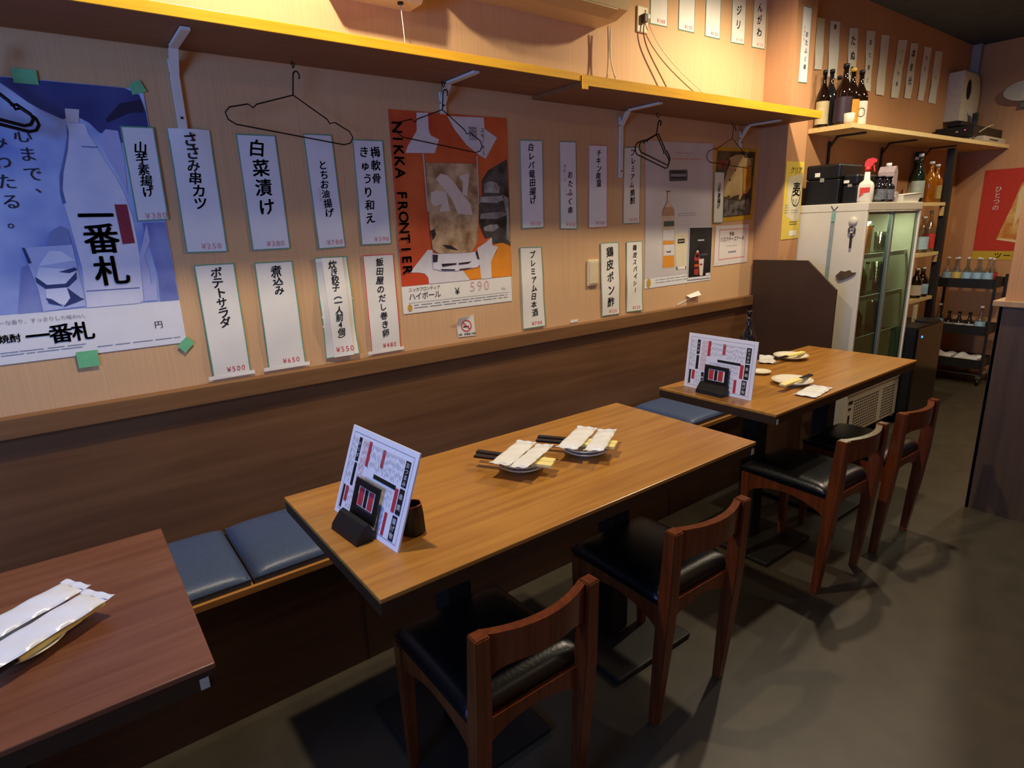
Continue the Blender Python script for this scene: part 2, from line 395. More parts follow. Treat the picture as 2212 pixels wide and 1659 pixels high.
# cushions
def cushion_mesh(w,d,h):
    t=bmesh.new(); bmesh.ops.create_grid(t,x_segments=14,y_segments=14,size=.5)
    mb=MB()
    def f(u,v,o):
        x=(u-.5)*2; y=(v-.5)*2
        e=(1-abs(x)**7)*(1-abs(y)**7); e=max(0,e)**.5
        top=h*.45+h*.55*e+.004*math.cos(x*1.5)*math.cos(y*1.5)
        px=x*w/2*(1-.012*(1-o/ max(h,1e-6))); 
        return Vector((x*w/2*(1 if o else .985),y*d/2*(1 if o else .985),top if o else 0))
    t.free(); mb.slab(f,18,18,h)
    return mb.mesh('cushion')
cm=cushion_mesh(.404,.385,.042); cm.materials.append(M_BLUE)
seam=MB(); 
pts=[(-.196,-.186,.019),(.196,-.186,.019),(.196,.186,.019),(-.196,.186,.019)]
seam.tube(pts,.0035,6,True); sm=seam.mesh('piping'); sm.materials.append(M_BLUE)
CUSH=['navy vinyl bench cushion mostly under the table with the wrapped towels','navy bench cushion beside the table with the wrapped towels, in the open gap','navy bench cushion in the open gap, beside the tilted blue-lit menu',
 'navy bench cushion hidden behind the table with the black cup, second under it','navy bench cushion under the middle of the table with the black cup','navy bench cushion under the far end of the table with the black cup',
 'navy bench cushion at the gap before the table with the dark bottle','navy bench cushion under the menu end of the table with the dark bottle','navy bench cushion last before the brown end panel']
for k in range(9):
    x=.30+.41*(k-2)+.205
    o=bpy.data.objects.new('seat_cushion',cm); COL.objects.link(o); o.location=(x,1.689+.1925,.4222); tag(o,CUSH[k],'cushion','bench cushions')
    p=bpy.data.objects.new('piping',sm); COL.objects.link(p); p.parent=o
# end panel beside the bench (chamfered)
ep=MB(); poly=[(2.0835,0),(2.0835,1.16),(1.744,1.163),(1.568,1.006),(1.568,0)]
ep.prism(poly,lambda a,b,t_:(3.442+t_,a,b),.0145)
tag(obj('end_panel',ep,mat('dark_brown_board','#3f2a1a',.5,noise=.1,nscale=8)),'dark brown upright board with cut-off corner at the bench end','panel')

# ================================================================== TABLES
def table(name,x0,x1,y0,y1,label,m,tags=()):
    cx,cy=(x0+x1)/2,(y0+y1)/2; t=thing(name,label,'table',(cx,cy,0))
    L,D=(x1-x0)/2,(y1-y0)/2
    obj('tabletop',MB().b2((-L,-D,.703),(L,D,.714),.002),m,t)
    obj('edge_band',MB().b2((-L+.002,-D+.002,.672),(L-.002,D-.002,.7028)),M_TEDGE,t)
    for sx in (-1,1):
        c=sx*L*.49
        obj('column',MB().box((c,0,.345),(.075,.075,.644),bev=.004),M_IRON,t)
        obj('base_plate',MB().box((c,0,.011),(.36,.40,.018),bev=.006),M_IRON,t)
        obj('top_plate',MB().box((c,0,.669),(.22,.30,.006)),M_IRON,t)
    for (x,y) in tags:
        obj('edge_tag',MB().box((x-cx,y-cy-.0006,.684),(.014,.0012,.020)),mat('dull_tag','#a9a18c',.6,noise=.05),t,label='small pale tag on the table edge')
    return t
table('dining_table',-1.20,.098,.987,1.596,'reddish brown wooden table with wrapped towels lying on a plate',M_TABLE_R,[(.078,.987)])
table('dining_table',.388,1.69,.969,1.572,'brown wooden table with leaning menu, black cup and two plate settings',M_TABLE,[(1.672,.969)])
table('dining_table',1.988,3.26,1.071,1.603,'brown wooden table with dark bottle, beside the white fridge',M_TABLE,[(2.0,1.071)])

# ================================================================== CHAIRS
def make_chair(label,loc):
    t=thing('dining_chair',label,'chair',loc,0,'chairs along the aisle'); h=.168; z=.634
    # rear posts, raked back towards the top
    for s in (-1,1):
        mb=MB(); x=s*(h-.018)
        prof=[(0,.045,.026,.026),(.25,.025,.036,.040),(.42,.012,.038,.044),(.634,0,.034,.036)]
        rings=[]
        for zz,y,wx,wy in prof:
            rings.append([mb.bm.verts.new((x+a*wx/2,y+.018+b*wy/2,zz)) for a,b in ((-1,-1),(1,-1),(1,1),(-1,1))])
        for a,b in zip(rings,rings[1:]):
            for i in range(4): mb.bm.faces.new((a[i],a[(i+1)%4],b[(i+1)%4],b[i]))
        mb.bm.faces.new(rings[0][::-1]); mb.bm.faces.new(rings[-1])
        bmesh.ops.bevel(mb.bm,geom=list(mb.bm.edges),offset=.003,segments=2,affect='EDGES')
        obj('rear_post',mb,M_CHAIR,t)
    for s in (-1,1):
        mb=MB(); x=s*(h-.020)
        prof=[(0,.024),(.40,.038)]
        a,b=[[mb.bm.verts.new((x+i*wd/2,.40+j*wd/2-.02,zz)) for i,j in ((-1,-1),(1,-1),(1,1),(-1,1))] for zz,wd in prof]
        for i in range(4): mb.bm.faces.new((a[i],a[(i+1)%4],b[(i+1)%4],b[i]))
        mb.bm.faces.new(a[::-1]); mb.bm.faces.new(b)
        bmesh.ops.bevel(mb.bm,geom=list(mb.bm.edges),offset=.003,segments=2,affect='EDGES')
        obj('front_leg',mb,M_CHAIR,t)
    # curved top rail
    mb=MB(); n=14; rw=h-.034; A=[]
    for i in range(n+1):
        u=i/n*2-1; x=u*rw; bow=-.034*(1-u*u)+.012; lo=.545-.020*(1-abs(u)**3)+.016*abs(u)**6*-1
        lo=.552-.030*abs(u)**6
        hi=.630
        A.append([mb.bm.verts.new(p) for p in ((x,bow+.006,lo),(x,bow+.026,lo),(x,bow+.024,hi),(x,bow+.002,hi))])
    for a,b in zip(A,A[1:]):
        for i in range(4):
            f=mb.bm.faces.new((a[i],a[(i+1)%4],b[(i+1)%4],b[i])); f.smooth=True
    mb.bm.faces.new(A[0][::-1]); mb.bm.faces.new(A[-1])
    r=obj('top_rail',mb,M_CHAIR,t)
    e=r.modifiers.new('edge','EDGE_SPLIT'); e.split_angle=R(40)
    # arched aprons
    def apron(p0,p1,th,name):
        mb=MB(); d=Vector(p1)-Vector(p0); L=d.length; d.normalize(); nrm=Vector((-d.y,d.x,0)); n=12
        out=[(0,.40),(L,.40)]+[(L*(1-i/n),.318+.052*math.sin(math.pi*i/n)**.7) for i in range(n+1)]
        mb.prism(out,lambda a,b,t_:Vector(p0)+d*a+nrm*(t_-th/2)+Vector((0,0,b)),th)
        return obj(name,mb,M_CHAIR,t)
    apron((-h+.02,.050,0),(h-.02,.050,0),.022,'rear_apron'); apron((-h+.02,.38,0),(h-.02,.38,0),.022,'front_apron')
    apron((-h+.018,.05,0),(-h+.018,.37,0),.022,'side_apron'); apron((h-.018,.05,0),(h-.018,.37,0),.022,'side_apron')
    def f(u,v,o):
        x=(u-.5)*2; y=(v-.5)*2; e=max(0,(1-abs(x)**8)*(1-abs(y)**8))**.5
        wd=.165-.002*y
        return Vector((x*wd*(1 if o else .98),.226+y*.180*(1 if o else .98),.4005+((.018+.026*e+.006*math.cos(x*1.4)*math.cos(y*1.4)) if o else 0)))
    obj('seat_pad',MB().slab(f,16,16,.04),M_LEATHER,t,label='black padded vinyl seat')
    return t
c1=make_chair('red-brown chair at the black-cup table, on the menu stand end',(.682,.832,0))
dup(c1,(1.299,.843,0),R(-1),'red-brown chair at the black-cup table, on the end without a menu')
dup(c1,(2.265,.862,0),R(-1.5),'red-brown chair at the dark-bottle table, on the menu end')
dup(c1,(2.742,.852,0),R(-1.5),'red-brown chair at the dark-bottle table, on the fridge end')

# ================================================================== UPPER SHELF
t=thing('wall_shelf','plywood wall shelf with yellow varnished front edge, near half over the posters','shelf',(0,W,1.93),0,'yellow-edged wall shelves')
obj('board',MB().b2((-1.74,-.295,0),(1.72,-.006,.024)),M_SHELF,t); obj('front_edge',MB().b2((-1.74,-.301,-.001),(1.72,-.2955,.027),.001),M_YEL,t)
t=thing('wall_shelf','plywood wall shelf with yellow varnished front edge, far half ending at the pillar','shelf',(0,W,1.916),0,'yellow-edged wall shelves')
mb=MB(); mb.prism([(1.725,-.001),(1.725,-.30),(3.445,-.355),(3.445,-.172),(3.45,-.171),(3.45,-.001)],lambda a,b,t_:(a,b,t_),.034); obj('board',mb,M_SHELF,t)
mb=MB(); mb.prism([(1.725,-.3005),(1.725,-.306),(3.446,-.361),(3.446,-.3555)],lambda a,b,t_:(a,b,t_-.001),.037); obj('front_edge',mb,M_YEL,t)
obj('edge_tab',MB().b2((1.7255,-.3075,-.014),(1.752,-.300,-.0012)),M_YEL,t)
def bracket(x,leg,label,m,y=W,z=1.93,arm=.24,w_=.024,name='shelf_bracket',gr='white shelf brackets'):
    t=thing(name,label,'bracket',(x,y,z),0,gr)
    obj('wall_leg',MB().b2((-w_/2,-.011,-leg),(w_/2,-.0015,-.028),.001),m,t)
    mb=MB(); th=.007
    mb.prism([(-.002,-.07),(-.010,-.07),(-.060,-.0015),(-.0485,-.0015)],lambda a,b,t_:(t_-w_/2,a,b),w_); 
    obj('brace',mb,m,t)
    obj('shelf_arm',MB().b2((-w_/2,-arm,-.010),(w_/2,-.045,-.0016),.001),m,t)
    for s in (-.035,-leg+.03): obj('screw',MB().box((0,-.0125,s),(.006,.0028,.006)),M_IRON,t)
    return t
bracket(.382,.215,'white steel bracket next to the blue poster',M_WHITE)
bracket(1.284,.105,'white steel bracket above the orange drink poster',M_WHITE)
bracket(2.262,.30,'white steel bracket with long bare leg beside the small stacked hangers',M_WHITE,z=1.916)
bracket(3.250,.12,'white steel bracket above the yellow-framed photo',M_WHITE,z=1.916)
# hooks under the shelf
for x,l in ((.715,'small dark hook under the shelf holding the widest wire hanger'),(1.262,'small dark hook under the shelf holding the hanger on the orange poster'),(2.47,'small dark hook under the shelf holding the stacked hangers'),(3.10,'small dark hook under the shelf over the yellow-framed photo')):
    zb=1.93 if x<1.7 else 1.916
    pts=[(0,0,-.0005),(0,0,-.012)]+[(0,-.009+.009*math.cos(a),-.012-.009*math.sin(a)) for a in [math.pi*i/8 for i in range(1,8)]]+[(0,-.018,-.008)]
    tag(obj('cup_hook',MB().tube(pts,.0018,6),M_WIRE,None,(x,W-.045,zb)),l,'hook','hooks under the shelf')
# ================================================================== MENU SLIPS ON THE WALL
def flat(k=.0): return lambda u,v: k
def wavy(a,ph=0.): return lambda u,v: .0015+a*(.5+.5*math.sin(v*9+ph+u*2))*(.25+v)
def slip(q,texts,price,label,border=M_GREEN,y=W,curl=None,paper=M_PAPER,extra=None,group='menu slips on the long wall',pm=M_PINK,jit=.07,tape=False,base=.0006,pu=.62):
    s=wallsheet(q,y,curl or flat(.001)); s.base('menu_slip',paper,3,12,.0008,base); tag(s.root,label,'menu slip',group)
    s.border('printed_edge',border,.0035)
    if texts: s.vtext('lettering',M_INK,texts,2,jit)
    if extra: s.vtext('side_note',M_PINK,extra,2,jit)
    if price: s.htext('price',pm,[(price,pu-len(price)*.62*.024/2/s.w,.945,.024,0,.62)],2)
    if tape: s.rects('bottom_tape',M_PAPERW,[(-.12,.985,1.1,1.02)],3)
    return s
E_='menu slips on the long wall'
slip([(.222,1.714),(.306,1.716),(.304,1.458),(.221,1.454)],[('山芋素揚げ',.5,.16,.74,.034,1)],'¥380','narrow white menu slip (yamaimo suage) half over the blue poster',base=.0026)
slip([(.339,1.716),(.455,1.717),(.455,1.356),(.336,1.358)],[('ささみ串カツ',.5,.03,.64,.040,1)],'¥250','white menu slip (sasami kushikatsu) below a white bracket, next to the blue poster',curl=lambda u,v:.014*max(0,1-v*3.2)*max(0,1-abs(u-.5)*2.5)+.001)
slip([(.528,1.712),(.649,1.714),(.653,1.357),(.530,1.356)],[('白菜漬け',.5,.03,.70,.056,1)],'¥380','white menu slip with four thick letters (hakusai zuke) under the widest hanger')
slip([(.739,1.725),(.838,1.727),(.848,1.353),(.749,1.350)],[('とちお油揚げ',.53,.22,.72,.031,1)],'¥780','white menu slip with small letters (tochio aburaage) under the widest hanger',extra=[('とちお',.30,.45,.58,.012,0)])
slip([(.910,1.717),(1.026,1.719),(1.028,1.357),(.908,1.357)],[('梅軟骨',.70,.05,.42,.038,1),('きゅうり和え',.36,.05,.80,.038,1)],'¥390','white menu slip lettered in two columns (ume nankotsu kyuri) beside the orange poster',pu=.68)
slip([(1.650,1.755),(1.776,1.760),(1.776,1.396),(1.651,1.394)],[('白レバ竜田揚げ',.5,.03,.72,.034,1)],'¥550','white menu slip with seven letters in the upper row (shiro reba) past the orange poster')
slip([(1.872,1.761),(1.973,1.765),(1.977,1.385),(1.873,1.388)],[('おたふく串',.62,.32,.83,.034,1)],'¥450','narrow white menu slip (otafuku kushi) with red side note on the long wall',extra=[('新鮮一日'.replace('鮮','感'),.30,.25,.45,.017,0),('予約',.36,.53,.62,.012,0)])
slip([(2.052,1.755),(2.173,1.759),(2.176,1.389),(2.052,1.387)],[('チキン南蛮',.52,.05,.50,.034,1)],'¥780','pink-edged white menu slip with five letters (chikin nanban)',border=M_PINKB)
slip([(2.285,1.757),(2.409,1.763),(2.410,1.400),(2.289,1.400)],[('プレミアム焼酎',.52,.02,.74,.034,1)],'¥700','white menu slip (premium shochu) beside the long bracket leg',paper=M_PAPERW)
LOW=dict(paper=M_PAPERW,pm=M_RED,tape=True)
slip([(.350,1.321),(.468,1.321),(.471,.960),(.353,.960)],[('ポテトサラダ',.52,.03,.56,.036,1)],'¥500','white menu slip (potato salad, 500 yen) standing on the rail next to the blue poster',curl=wavy(.0035,.4),**LOW)
slip([(.529,1.318),(.653,1.317),(.656,.960),(.528,.960)],[('煮込み',.52,.04,.31,.036,1)],'¥650','white menu slip with only three letters (nikomi, 650 yen) standing on the rail',curl=wavy(.0035,1.9),**LOW)
s=slip([(.728,1.323),(.848,1.322),(.856,.965),(.730,.963)],None,None,'crumpled double-layer white menu slip (taki gyoza, 550 yen)',curl=wavy(.010,2.6),paper=M_PAPERW)
s2=wallsheet([(.752,1.320),(.826,1.319),(.832,.966),(.758,.965)],W,wavy(.006,2.4)); s2.base('top_layer',M_PAPERW,3,12,.0008,.009); s2.root.parent=s.root; s2.root.location=s2.o-s.o
s2.vtext('lettering',M_INK,[('炊き餃子（一人前4個）',.5,.03,.86,.030,1)],2,.06); s2.htext('price',M_RED,[('¥550',.12,.925,.028,0,.62)],2)
slip([(.907,1.321),(1.031,1.321),(1.031,.960),(.906,.960)],[('飯田屋のだし巻き卵',.5,.03,.86,.031,1)],'¥480','red-edged white menu slip (dashimaki tamago, 480 yen)',border=M_REDB,curl=wavy(.003,.2),paper=M_PAPERW,pm=M_RED,tape=True)
slip([(1.635,1.317),(1.758,1.314),(1.771,.956),(1.639,.955)],[('プレミアム日本酒',.55,.04,.86,.034,1)],'¥700','white menu slip (premium sake, 700 yen) standing on the rail past the orange poster',curl=wavy(.003,3),paper=M_PAPERW,pm=M_RED)
slip([(2.129,1.315),(2.257,1.315),(2.271,.956),(2.141,.957)],[('鶏皮ポン酢',.52,.04,.90,.050,1)],'¥520','white menu slip with five thick letters (torikawa ponzu) beside the switch plate',curl=wavy(.004,1),paper=M_PAPERW,pm=M_RED)
slip([(2.313,1.314),(2.433,1.314),(2.445,.956),(2.321,.957)],[('鶏皮スパイシー',.52,.04,.74,.031,1)],'¥520','white menu slip with small letters (torikawa spicy) beside the pale whisky poster',curl=wavy(.004,2),paper=M_PAPERW,pm=M_RED)
# above the shelf, cut by the top of the frame
for q,tx,pr,lb in (
 ([(2.452,2.676),(2.576,2.676),(2.582,2.316),(2.455,2.312)],None,'¥100','first menu slip above the shelf, beside the wall outlet'),
 ([(2.661,2.680),(2.786,2.680),(2.793,2.321),(2.666,2.318)],None,'¥130','second menu slip above the shelf from the wall outlet'),
 ([(2.874,2.682),(3.000,2.682),(3.010,2.323),(2.882,2.320)],None,'¥130','third menu slip above the shelf from the wall outlet'),
 ([(3.100,2.684),(3.228,2.684),(3.236,2.328),(3.110,2.322)],[('ジリ',.5,.46,.84,.048,1)],'¥130','fourth menu slip above the shelf from the wall outlet, lettered'),
 ([(3.303,2.686),(3.428,2.686),(3.438,2.331),(3.308,2.326)],[('えんがわ',.5,.18,.86,.048,1)],'¥130','fifth menu slip above the shelf from the outlet, lettered, nearest the pillar')):
    slip(q,tx,pr,lb,paper=M_PAPERW,pm=M_RED if not tx else M_PINK,group='menu slips above the shelf')
# on the pillar and in the bottle corner
k=PY/W
slip([(3.819*k,1.4+1.217*k),(3.920*k,1.4+1.220*k),(3.932*k,1.4+.808*k),(3.829*k,1.4+.802*k)],[('おたふく串',.62,.30,.84,.030,1)],None,'narrow white menu slip (otafuku kushi) on the pillar above the yellow poster',y=PY,extra=[('新感予約',.30,.25,.45,.015,0)],group='menu slips past the wall corner')
FAR=[((4.46,2.722),(4.566,2.728),(4.586,2.41),(4.477,2.4),None),((4.647,2.73),(4.787,2.742),(4.811,2.377),(4.674,2.371),('御',.5,.04,.16,.03,1)),((4.932,2.728),(5.067,2.744),(5.101,2.35),(4.968,2.342),('たぬき',.5,.08,.85,.062,1)),
 ((5.208,2.75),(5.348,2.765),(5.363,2.343),(5.257,2.342),('まと串ど',.5,.08,.92,.034,1)),((5.464,2.759),(5.60,2.772),(5.608,2.335),(5.467,2.332),None),((5.771,2.766),(5.938,2.786),(5.886,2.34),(5.743,2.334),('一つの串',.55,.1,.85,.03,1)),
 ((6.016,2.776),(6.16,2.793),(6.145,2.36),(6.003,2.354),('本麦光',.5,.06,.8,.058,1)),((6.295,2.786),(6.451,2.796),(6.419,2.369),(6.283,2.364),('生ひ',.5,.1,.5,.03,1)),((6.544,2.786),(6.708,2.80),(6.693,2.366),(6.53,2.367),('う',.5,.4,.6,.03,1))]
NTH=['first','second','third','fourth','fifth','sixth','seventh','eighth','ninth']
k=W2/2.35
for i,(a,b,c,d,tx) in enumerate(FAR):
    q=[(p[0]*k,1.4+(p[1]-1.4)*k) for p in (a,b,c,d)]
    slip(q,[tx] if tx else None,None,f'pale menu slip, {NTH[i]} one past the pillar above the sake bottles',y=W2,paper=M_PAPERW,border=M_PAPERW,group='menu slips past the wall corner',curl=wavy(.004,i))

# ================================================================== POSTERS
def printmat(name,c1,c2,scale,rough=.45,detail=3,stretch=None,p0=.35,p1=.65):
    m=bpy.data.materials.new(name); m.use_nodes=True; nt=m.node_tree; b=nt.nodes['Principled BSDF']
    tc=nt.nodes.new('ShaderNodeTexCoord'); mp=nt.nodes.new('ShaderNodeMapping'); nt.links.new(tc.outputs['Object'],mp.inputs[0])
    if stretch: mp.inputs['Scale'].default_value=stretch
    n=nt.nodes.new('ShaderNodeTexNoise'); n.inputs['Scale'].default_value=scale; n.inputs['Detail'].default_value=detail; nt.links.new(mp.outputs[0],n.inputs['Vector'])
    r=nt.nodes.new('ShaderNodeValToRGB'); r.color_ramp.elements[0].position=p0; r.color_ramp.elements[1].position=p1
    r.color_ramp.elements[0].color=rgb(c1); r.color_ramp.elements[1].color=rgb(c2); nt.links.new(n.outputs['Fac'],r.inputs[0]); nt.links.new(r.outputs[0],b.inputs['Base Color'])
    b.inputs['Roughness'].default_value=rough; b.inputs['Specular IOR Level'].default_value=.3
    return m
def ink(c): return mat('ink_'+c.strip('#'),c,.5,spec=.3,noise=.05,nscale=30)
# ---- blue spirit poster
s=wallsheet([(-.22,1.815),(.295,1.815),(.295,1.086),(-.22,1.086)],W,flat(.0005)); s.base('drink_poster',M_PAPER,2,2); tag(s.root,'large blue advertising poster with white bottle and ice glass','poster')
s.rects('picture_ground',printmat('blue_print','#7d92d0','#c4d3f0',5),[(0,0,1,.817)],1)
s.shape('navy_shape',printmat('navy_print','#343e75','#4b5690',7),[[(0.30,0.0),(0.39,0.002),(0.913,0.001),(0.979,0.022),(0.996,0.082),(0.996,0.20),(0.854,0.20),(0.755,0.165),(0.722,0.135),(0.669,0.113),(0.608,0.128),(0.523,0.099),(0.475,0.076),(0.43,0.047),(0.385,0.021),(.30,.01)]],2)
s.shape('navy_shape',ink('#2c2c48'),[[(0.879,0.057),(0.984,0.038),(0.986,0.083),(0.916,0.09),(0.803,0.131),(0.798,0.118)]],3)
s.shape('navy_shape',printmat('violet_print','#6d78b4','#8f9ccc',9),[[(.88,.50),(.996,.5),(.996,.817),(.90,.817),(.91,.70)],[(.298,.65),(.329,.642),(.347,.739),(.346,.817),(.239,.817)],[(0,.62),(.10,.66),(.16,.817),(0,.817)]],2)
s.shape('bottle_print',printmat('pale_bottle_print','#cbd0e4','#e2e3ea',8),[[(0.62,0.14),(0.702,0.139),(0.707,0.173),(0.726,0.201),(0.755,0.26),(0.793,0.325),(0.822,0.391),(0.839,0.479),(0.838,0.627),(0.816,0.808),(0.793,0.8165),(0.54,0.8165),(0.557,0.661),(0.545,0.50),(0.536,0.40),(0.545,0.344),(0.572,0.281),(0.608,0.217)]],3)
s.shape('bottle_shade',ink('#6674a4'),[[(0.62,0.14),(0.624,0.17),(0.604,0.233),(0.564,0.313),(0.544,0.376),(0.547,0.424),(0.531,0.427),(0.53,0.386),(0.543,0.329),(0.584,0.249),(0.612,0.186)],[(0.666,0.218),(0.737,0.218),(0.736,0.223),(0.667,0.222)],[(.553,.751),(.808,.753),(.808,.757),(.552,.755)]],4)
s.shape('bottle_cap',ink('#cfcbd2'),[[(0.627,0.09),(0.689,0.09),(0.675,0.137),(0.621,0.137)]],4)
s.shape('highlight',ink('#b3b9dd'),[[(0.75,0.184),(0.79,0.154),(0.846,0.157),(0.851,0.258),(0.836,0.391),(0.816,0.334),(0.772,0.26)],[(0.901,0.504),(0.903,0.574),(0.861,0.628),(0.871,0.685),(0.869,0.747),(0.898,0.725),(0.887,0.811),(0.818,0.811),(0.838,0.627)]],4)
s.shape('red_tab',ink('#8e3542'),[[(0.763,0.429),(0.822,0.429),(0.826,0.578),(0.766,0.581)]],5)
s.shape('ice_glass',ink('#b6c2e2'),[[(0.319,0.58),(0.534,0.576),(0.539,0.81),(0.346,0.816),(0.347,0.739)]],4)
s.shape('ice_cube',ink('#dde3f2'),[[(0.43,0.595),(0.48,0.597),(0.533,0.634),(0.371,0.649)],[(0.37,0.653),(0.524,0.669),(0.515,0.704),(0.468,0.724),(0.383,0.719),(0.35,0.691)],[(0.38,0.727),(0.472,0.728),(0.523,0.777),(0.449,0.799),(0.372,0.78)]],5)
s.shape('ice_shadow',ink('#3a4573'),[[(0.319,0.58),(0.331,0.581),(0.345,0.637),(0.33,0.638)],[(0.346,0.686),(0.388,0.719),(0.469,0.719),(0.527,0.678),(0.523,0.704),(0.476,0.733),(0.379,0.734),(0.346,0.708)],[(0.471,0.733),(0.523,0.777),(0.538,0.782),(0.497,0.793),(0.436,0.807),(0.476,0.774)],[(0.45,0.674),(0.526,0.66),(0.534,0.671),(0.495,0.681)],[(0.37,0.767),(0.394,0.773),(0.437,0.803),(0.379,0.789)]],6)
s.shape('ice_shadow',ink('#7f8cba'),[[(0.453,0.527),(0.498,0.506),(0.531,0.52),(0.533,0.572),(0.425,0.577)]],5)
s.vtext('lettering',mat('navy_ink','#1b1d33',.6,noise=.1),[('心',.425,.155,.223,.040,0),('ま',.429,.22,.288,.040,0),('で',.433,.287,.355,.042,0),('、',.464,.33,.398,.04,0),('しみわたる。',.320,.11,.52,.042,0)],7)
s.vtext('brush_lettering',M_INK,[('一',.667,.42,.52,.088,1),('番',.672,.50,.612,.088,1),('札',.690,.622,.738,.088,1)],7)
s.htext('brush_lettering',M_INK,[('一番札',.25,.905,.056,1,.92),('焼酎',.135,.905,.024,1,1.0)],3)
s.htext('small_lettering',M_GREY,[('フルーティーな香り、すっきりした味わい。',.02,.846,.0135,0,1.0)],3)
s.htext('small_lettering',M_INK,[('円',.845,.911,.024,0,1)],3)
s.lines('small_print',M_GREY,.13,.50,.955,.975,2); s.lines('small_print',M_GREY,.55,.97,.972,.982,1)
for (a,b,c,d) in ((.445,.985,.545,1.05),(.44,-.03,.54,.018)):
    s.rects('masking_tape',M_TAPE,[(a,b,c,d)],8,label='green masking tape')
for p in ([(0.945,1.011),(1.003,0.975),(1.042,1.005),(0.982,1.045)],[(0.937,-0.013),(0.992,-0.033),(1.017,0.007),(0.945,0.024)]): s.shape('masking_tape',M_TAPE,[p],8,label='green masking tape')
# ---- orange highball poster
s=wallsheet([(1.055,1.826),(1.587,1.834),(1.584,1.089),(1.054,1.089)],W,flat(.0005)); s.base('drink_poster',M_PAPERW,2,2); tag(s.root,'orange advertising poster with iced drink glass and grey hand','poster')
s.rects('picture_ground',printmat('orange_print','#c4452a','#da6a36',4),[(0,0,1,.856)],1)
s.shape('amber_shape',ink('#e8902a'),[[(0.533,0.801),(0.691,0.785),(0.699,0.853),(0.593,0.853)],[(0.826,0.674),(0.882,0.66),(0.951,0.666),(0.999,0.688),(0.996,0.855),(0.8,0.853),(0.8,0.763),(0.865,0.707)]],2)
s.shape('white_shape',ink('#d9d6d2'),[[(0.216,0.007),(0.308,0.003),(0.305,0.084),(0.319,0.11),(0.386,0.127),(0.344,0.194),(0.11,0.198),(0.13,0.166),(0.16,0.139),(0.209,0.091)],[(0.466,0.012),(0.784,0.006),(0.786,0.062),(0.9,0.103),(0.787,0.213),(0.725,0.195),(0.622,0.149),(0.52,0.074)],
 [(0.075,0.787),(0.234,0.677),(0.275,0.679),(0.27,0.777),(0.533,0.801),(0.593,0.855),(0.226,0.855),(0.224,0.822),(0.197,0.799),(0.151,0.791)],[(.699,.855),(0.691,0.785),(0.672,0.685),(0.754,0.657),(0.816,0.628),(0.82,0.674),(0.874,0.683),(0.8,0.763),(0.8,0.855)]],3)
s.shape('hand_print',printmat('hand_grey_print','#26221f','#5e5a54',14),[[(0.802,0.275),(0.986,0.213),(0.999,0.446),(0.998,0.68),(0.924,0.662),(0.827,0.666),(0.816,0.628),(0.755,0.634),(0.725,0.595),(0.703,0.549),(0.705,0.446),(0.74,0.411),(0.739,0.331)]],4)
s.shape('finger_print',printmat('finger_print','#77736c','#b5b0a5',16),[[(0.764,0.345),(0.80,.333),(0.844,0.33),(0.885,.34),(0.909,0.362),(0.9,0.392),(0.761,0.389)],[(0.72,0.411),(0.94,0.407),(0.965,0.425),(0.869,0.445),(0.717,0.44)],[(0.72,0.5),(0.935,0.491),(0.974,0.51),(0.863,0.53),(0.71,0.527)],[(0.74,0.573),(0.80,.56),(0.875,0.56),(0.887,0.578),(0.831,0.599),(0.745,0.593)],[(.93,.40),(.99,.42),(.995,.66),(.955,.64),(.97,.52)]],5)
s.shape('glass_print',printmat('amber_drink_print','#8d6a45','#d9bb8c',16,.4,5),[[(0.265,0.242),(0.708,0.241),(0.702,0.482),(0.682,0.639),(0.618,0.705),(0.326,0.699),(0.275,0.675),(.261,.53)]],6)
s.shape('glass_rim',ink('#c9b7ab'),[[(0.241,0.199),(0.253,0.198),(0.262,0.482),(0.25,0.481)],[(.70,.20),(.712,.20),(.708,.45),(.70,.45)]],7)
s.shape('ice_letter',ink('#dccdb8'),[[(0.38,0.294),(0.438,0.303),(0.5,0.344),(0.58,0.412),(0.628,0.448),(0.642,0.507),(0.51,0.498),(0.462,0.422),(0.413,0.38),(0.374,0.349),(0.336,0.322)],[(0.534,0.305),(0.628,0.289),(0.618,0.339),(0.599,0.408),(0.557,0.397),(0.569,0.333)],[(0.289,0.388),(0.336,0.377),(0.418,0.384),(0.427,0.419),(0.444,0.483),(0.348,0.486),(0.376,0.447),(0.304,0.457),(0.284,0.429)]],8)
s.shape('glass_foot',ink('#dcdadc'),[[(0.273,0.697),(0.33,.701),(.60,.706),(0.671,0.70),(0.692,0.773),(0.664,0.788),(0.483,0.798),(0.341,0.791),(0.27,0.777)]],7)
s.shape('glass_dark',ink('#33292e'),[[(0.272,0.702),(0.317,0.706),(0.307,0.742),(0.268,0.744)],[(0.651,0.703),(0.671,0.7),(0.687,0.746),(0.668,0.742)],[(0.342,0.754),(0.474,0.756),(0.473,0.764),(0.349,0.771)],[(0.493,0.757),(0.614,0.753),(0.581,0.765),(0.492,0.766)],[(0.33,0.781),(0.458,0.789),(0.458,0.795),(0.347,0.79)],[(0.496,0.789),(0.618,0.786),(0.579,0.791),(0.495,0.795)],[(.265,.58),(.30,.57),(.31,.60),(.28,.63)],[(.36,.655),(.43,.66),(.50,.69),(.40,.675)]],9)
s.rtext('lettering',mat('dark_red_ink','#2a1210',.6,noise=.1),'NIKKA FRONTIER',.058,.055,.80,.056,1,8)
s.vtext('small_lettering',M_INK,[('スモーキー',.765,.055,.20,.020,0),('新感覚の',.675,.055,.125,.014,0),('新感覚の',.65,.055,.125,.012,0),('新感覚の',.70,.055,.125,.012,0)],9)
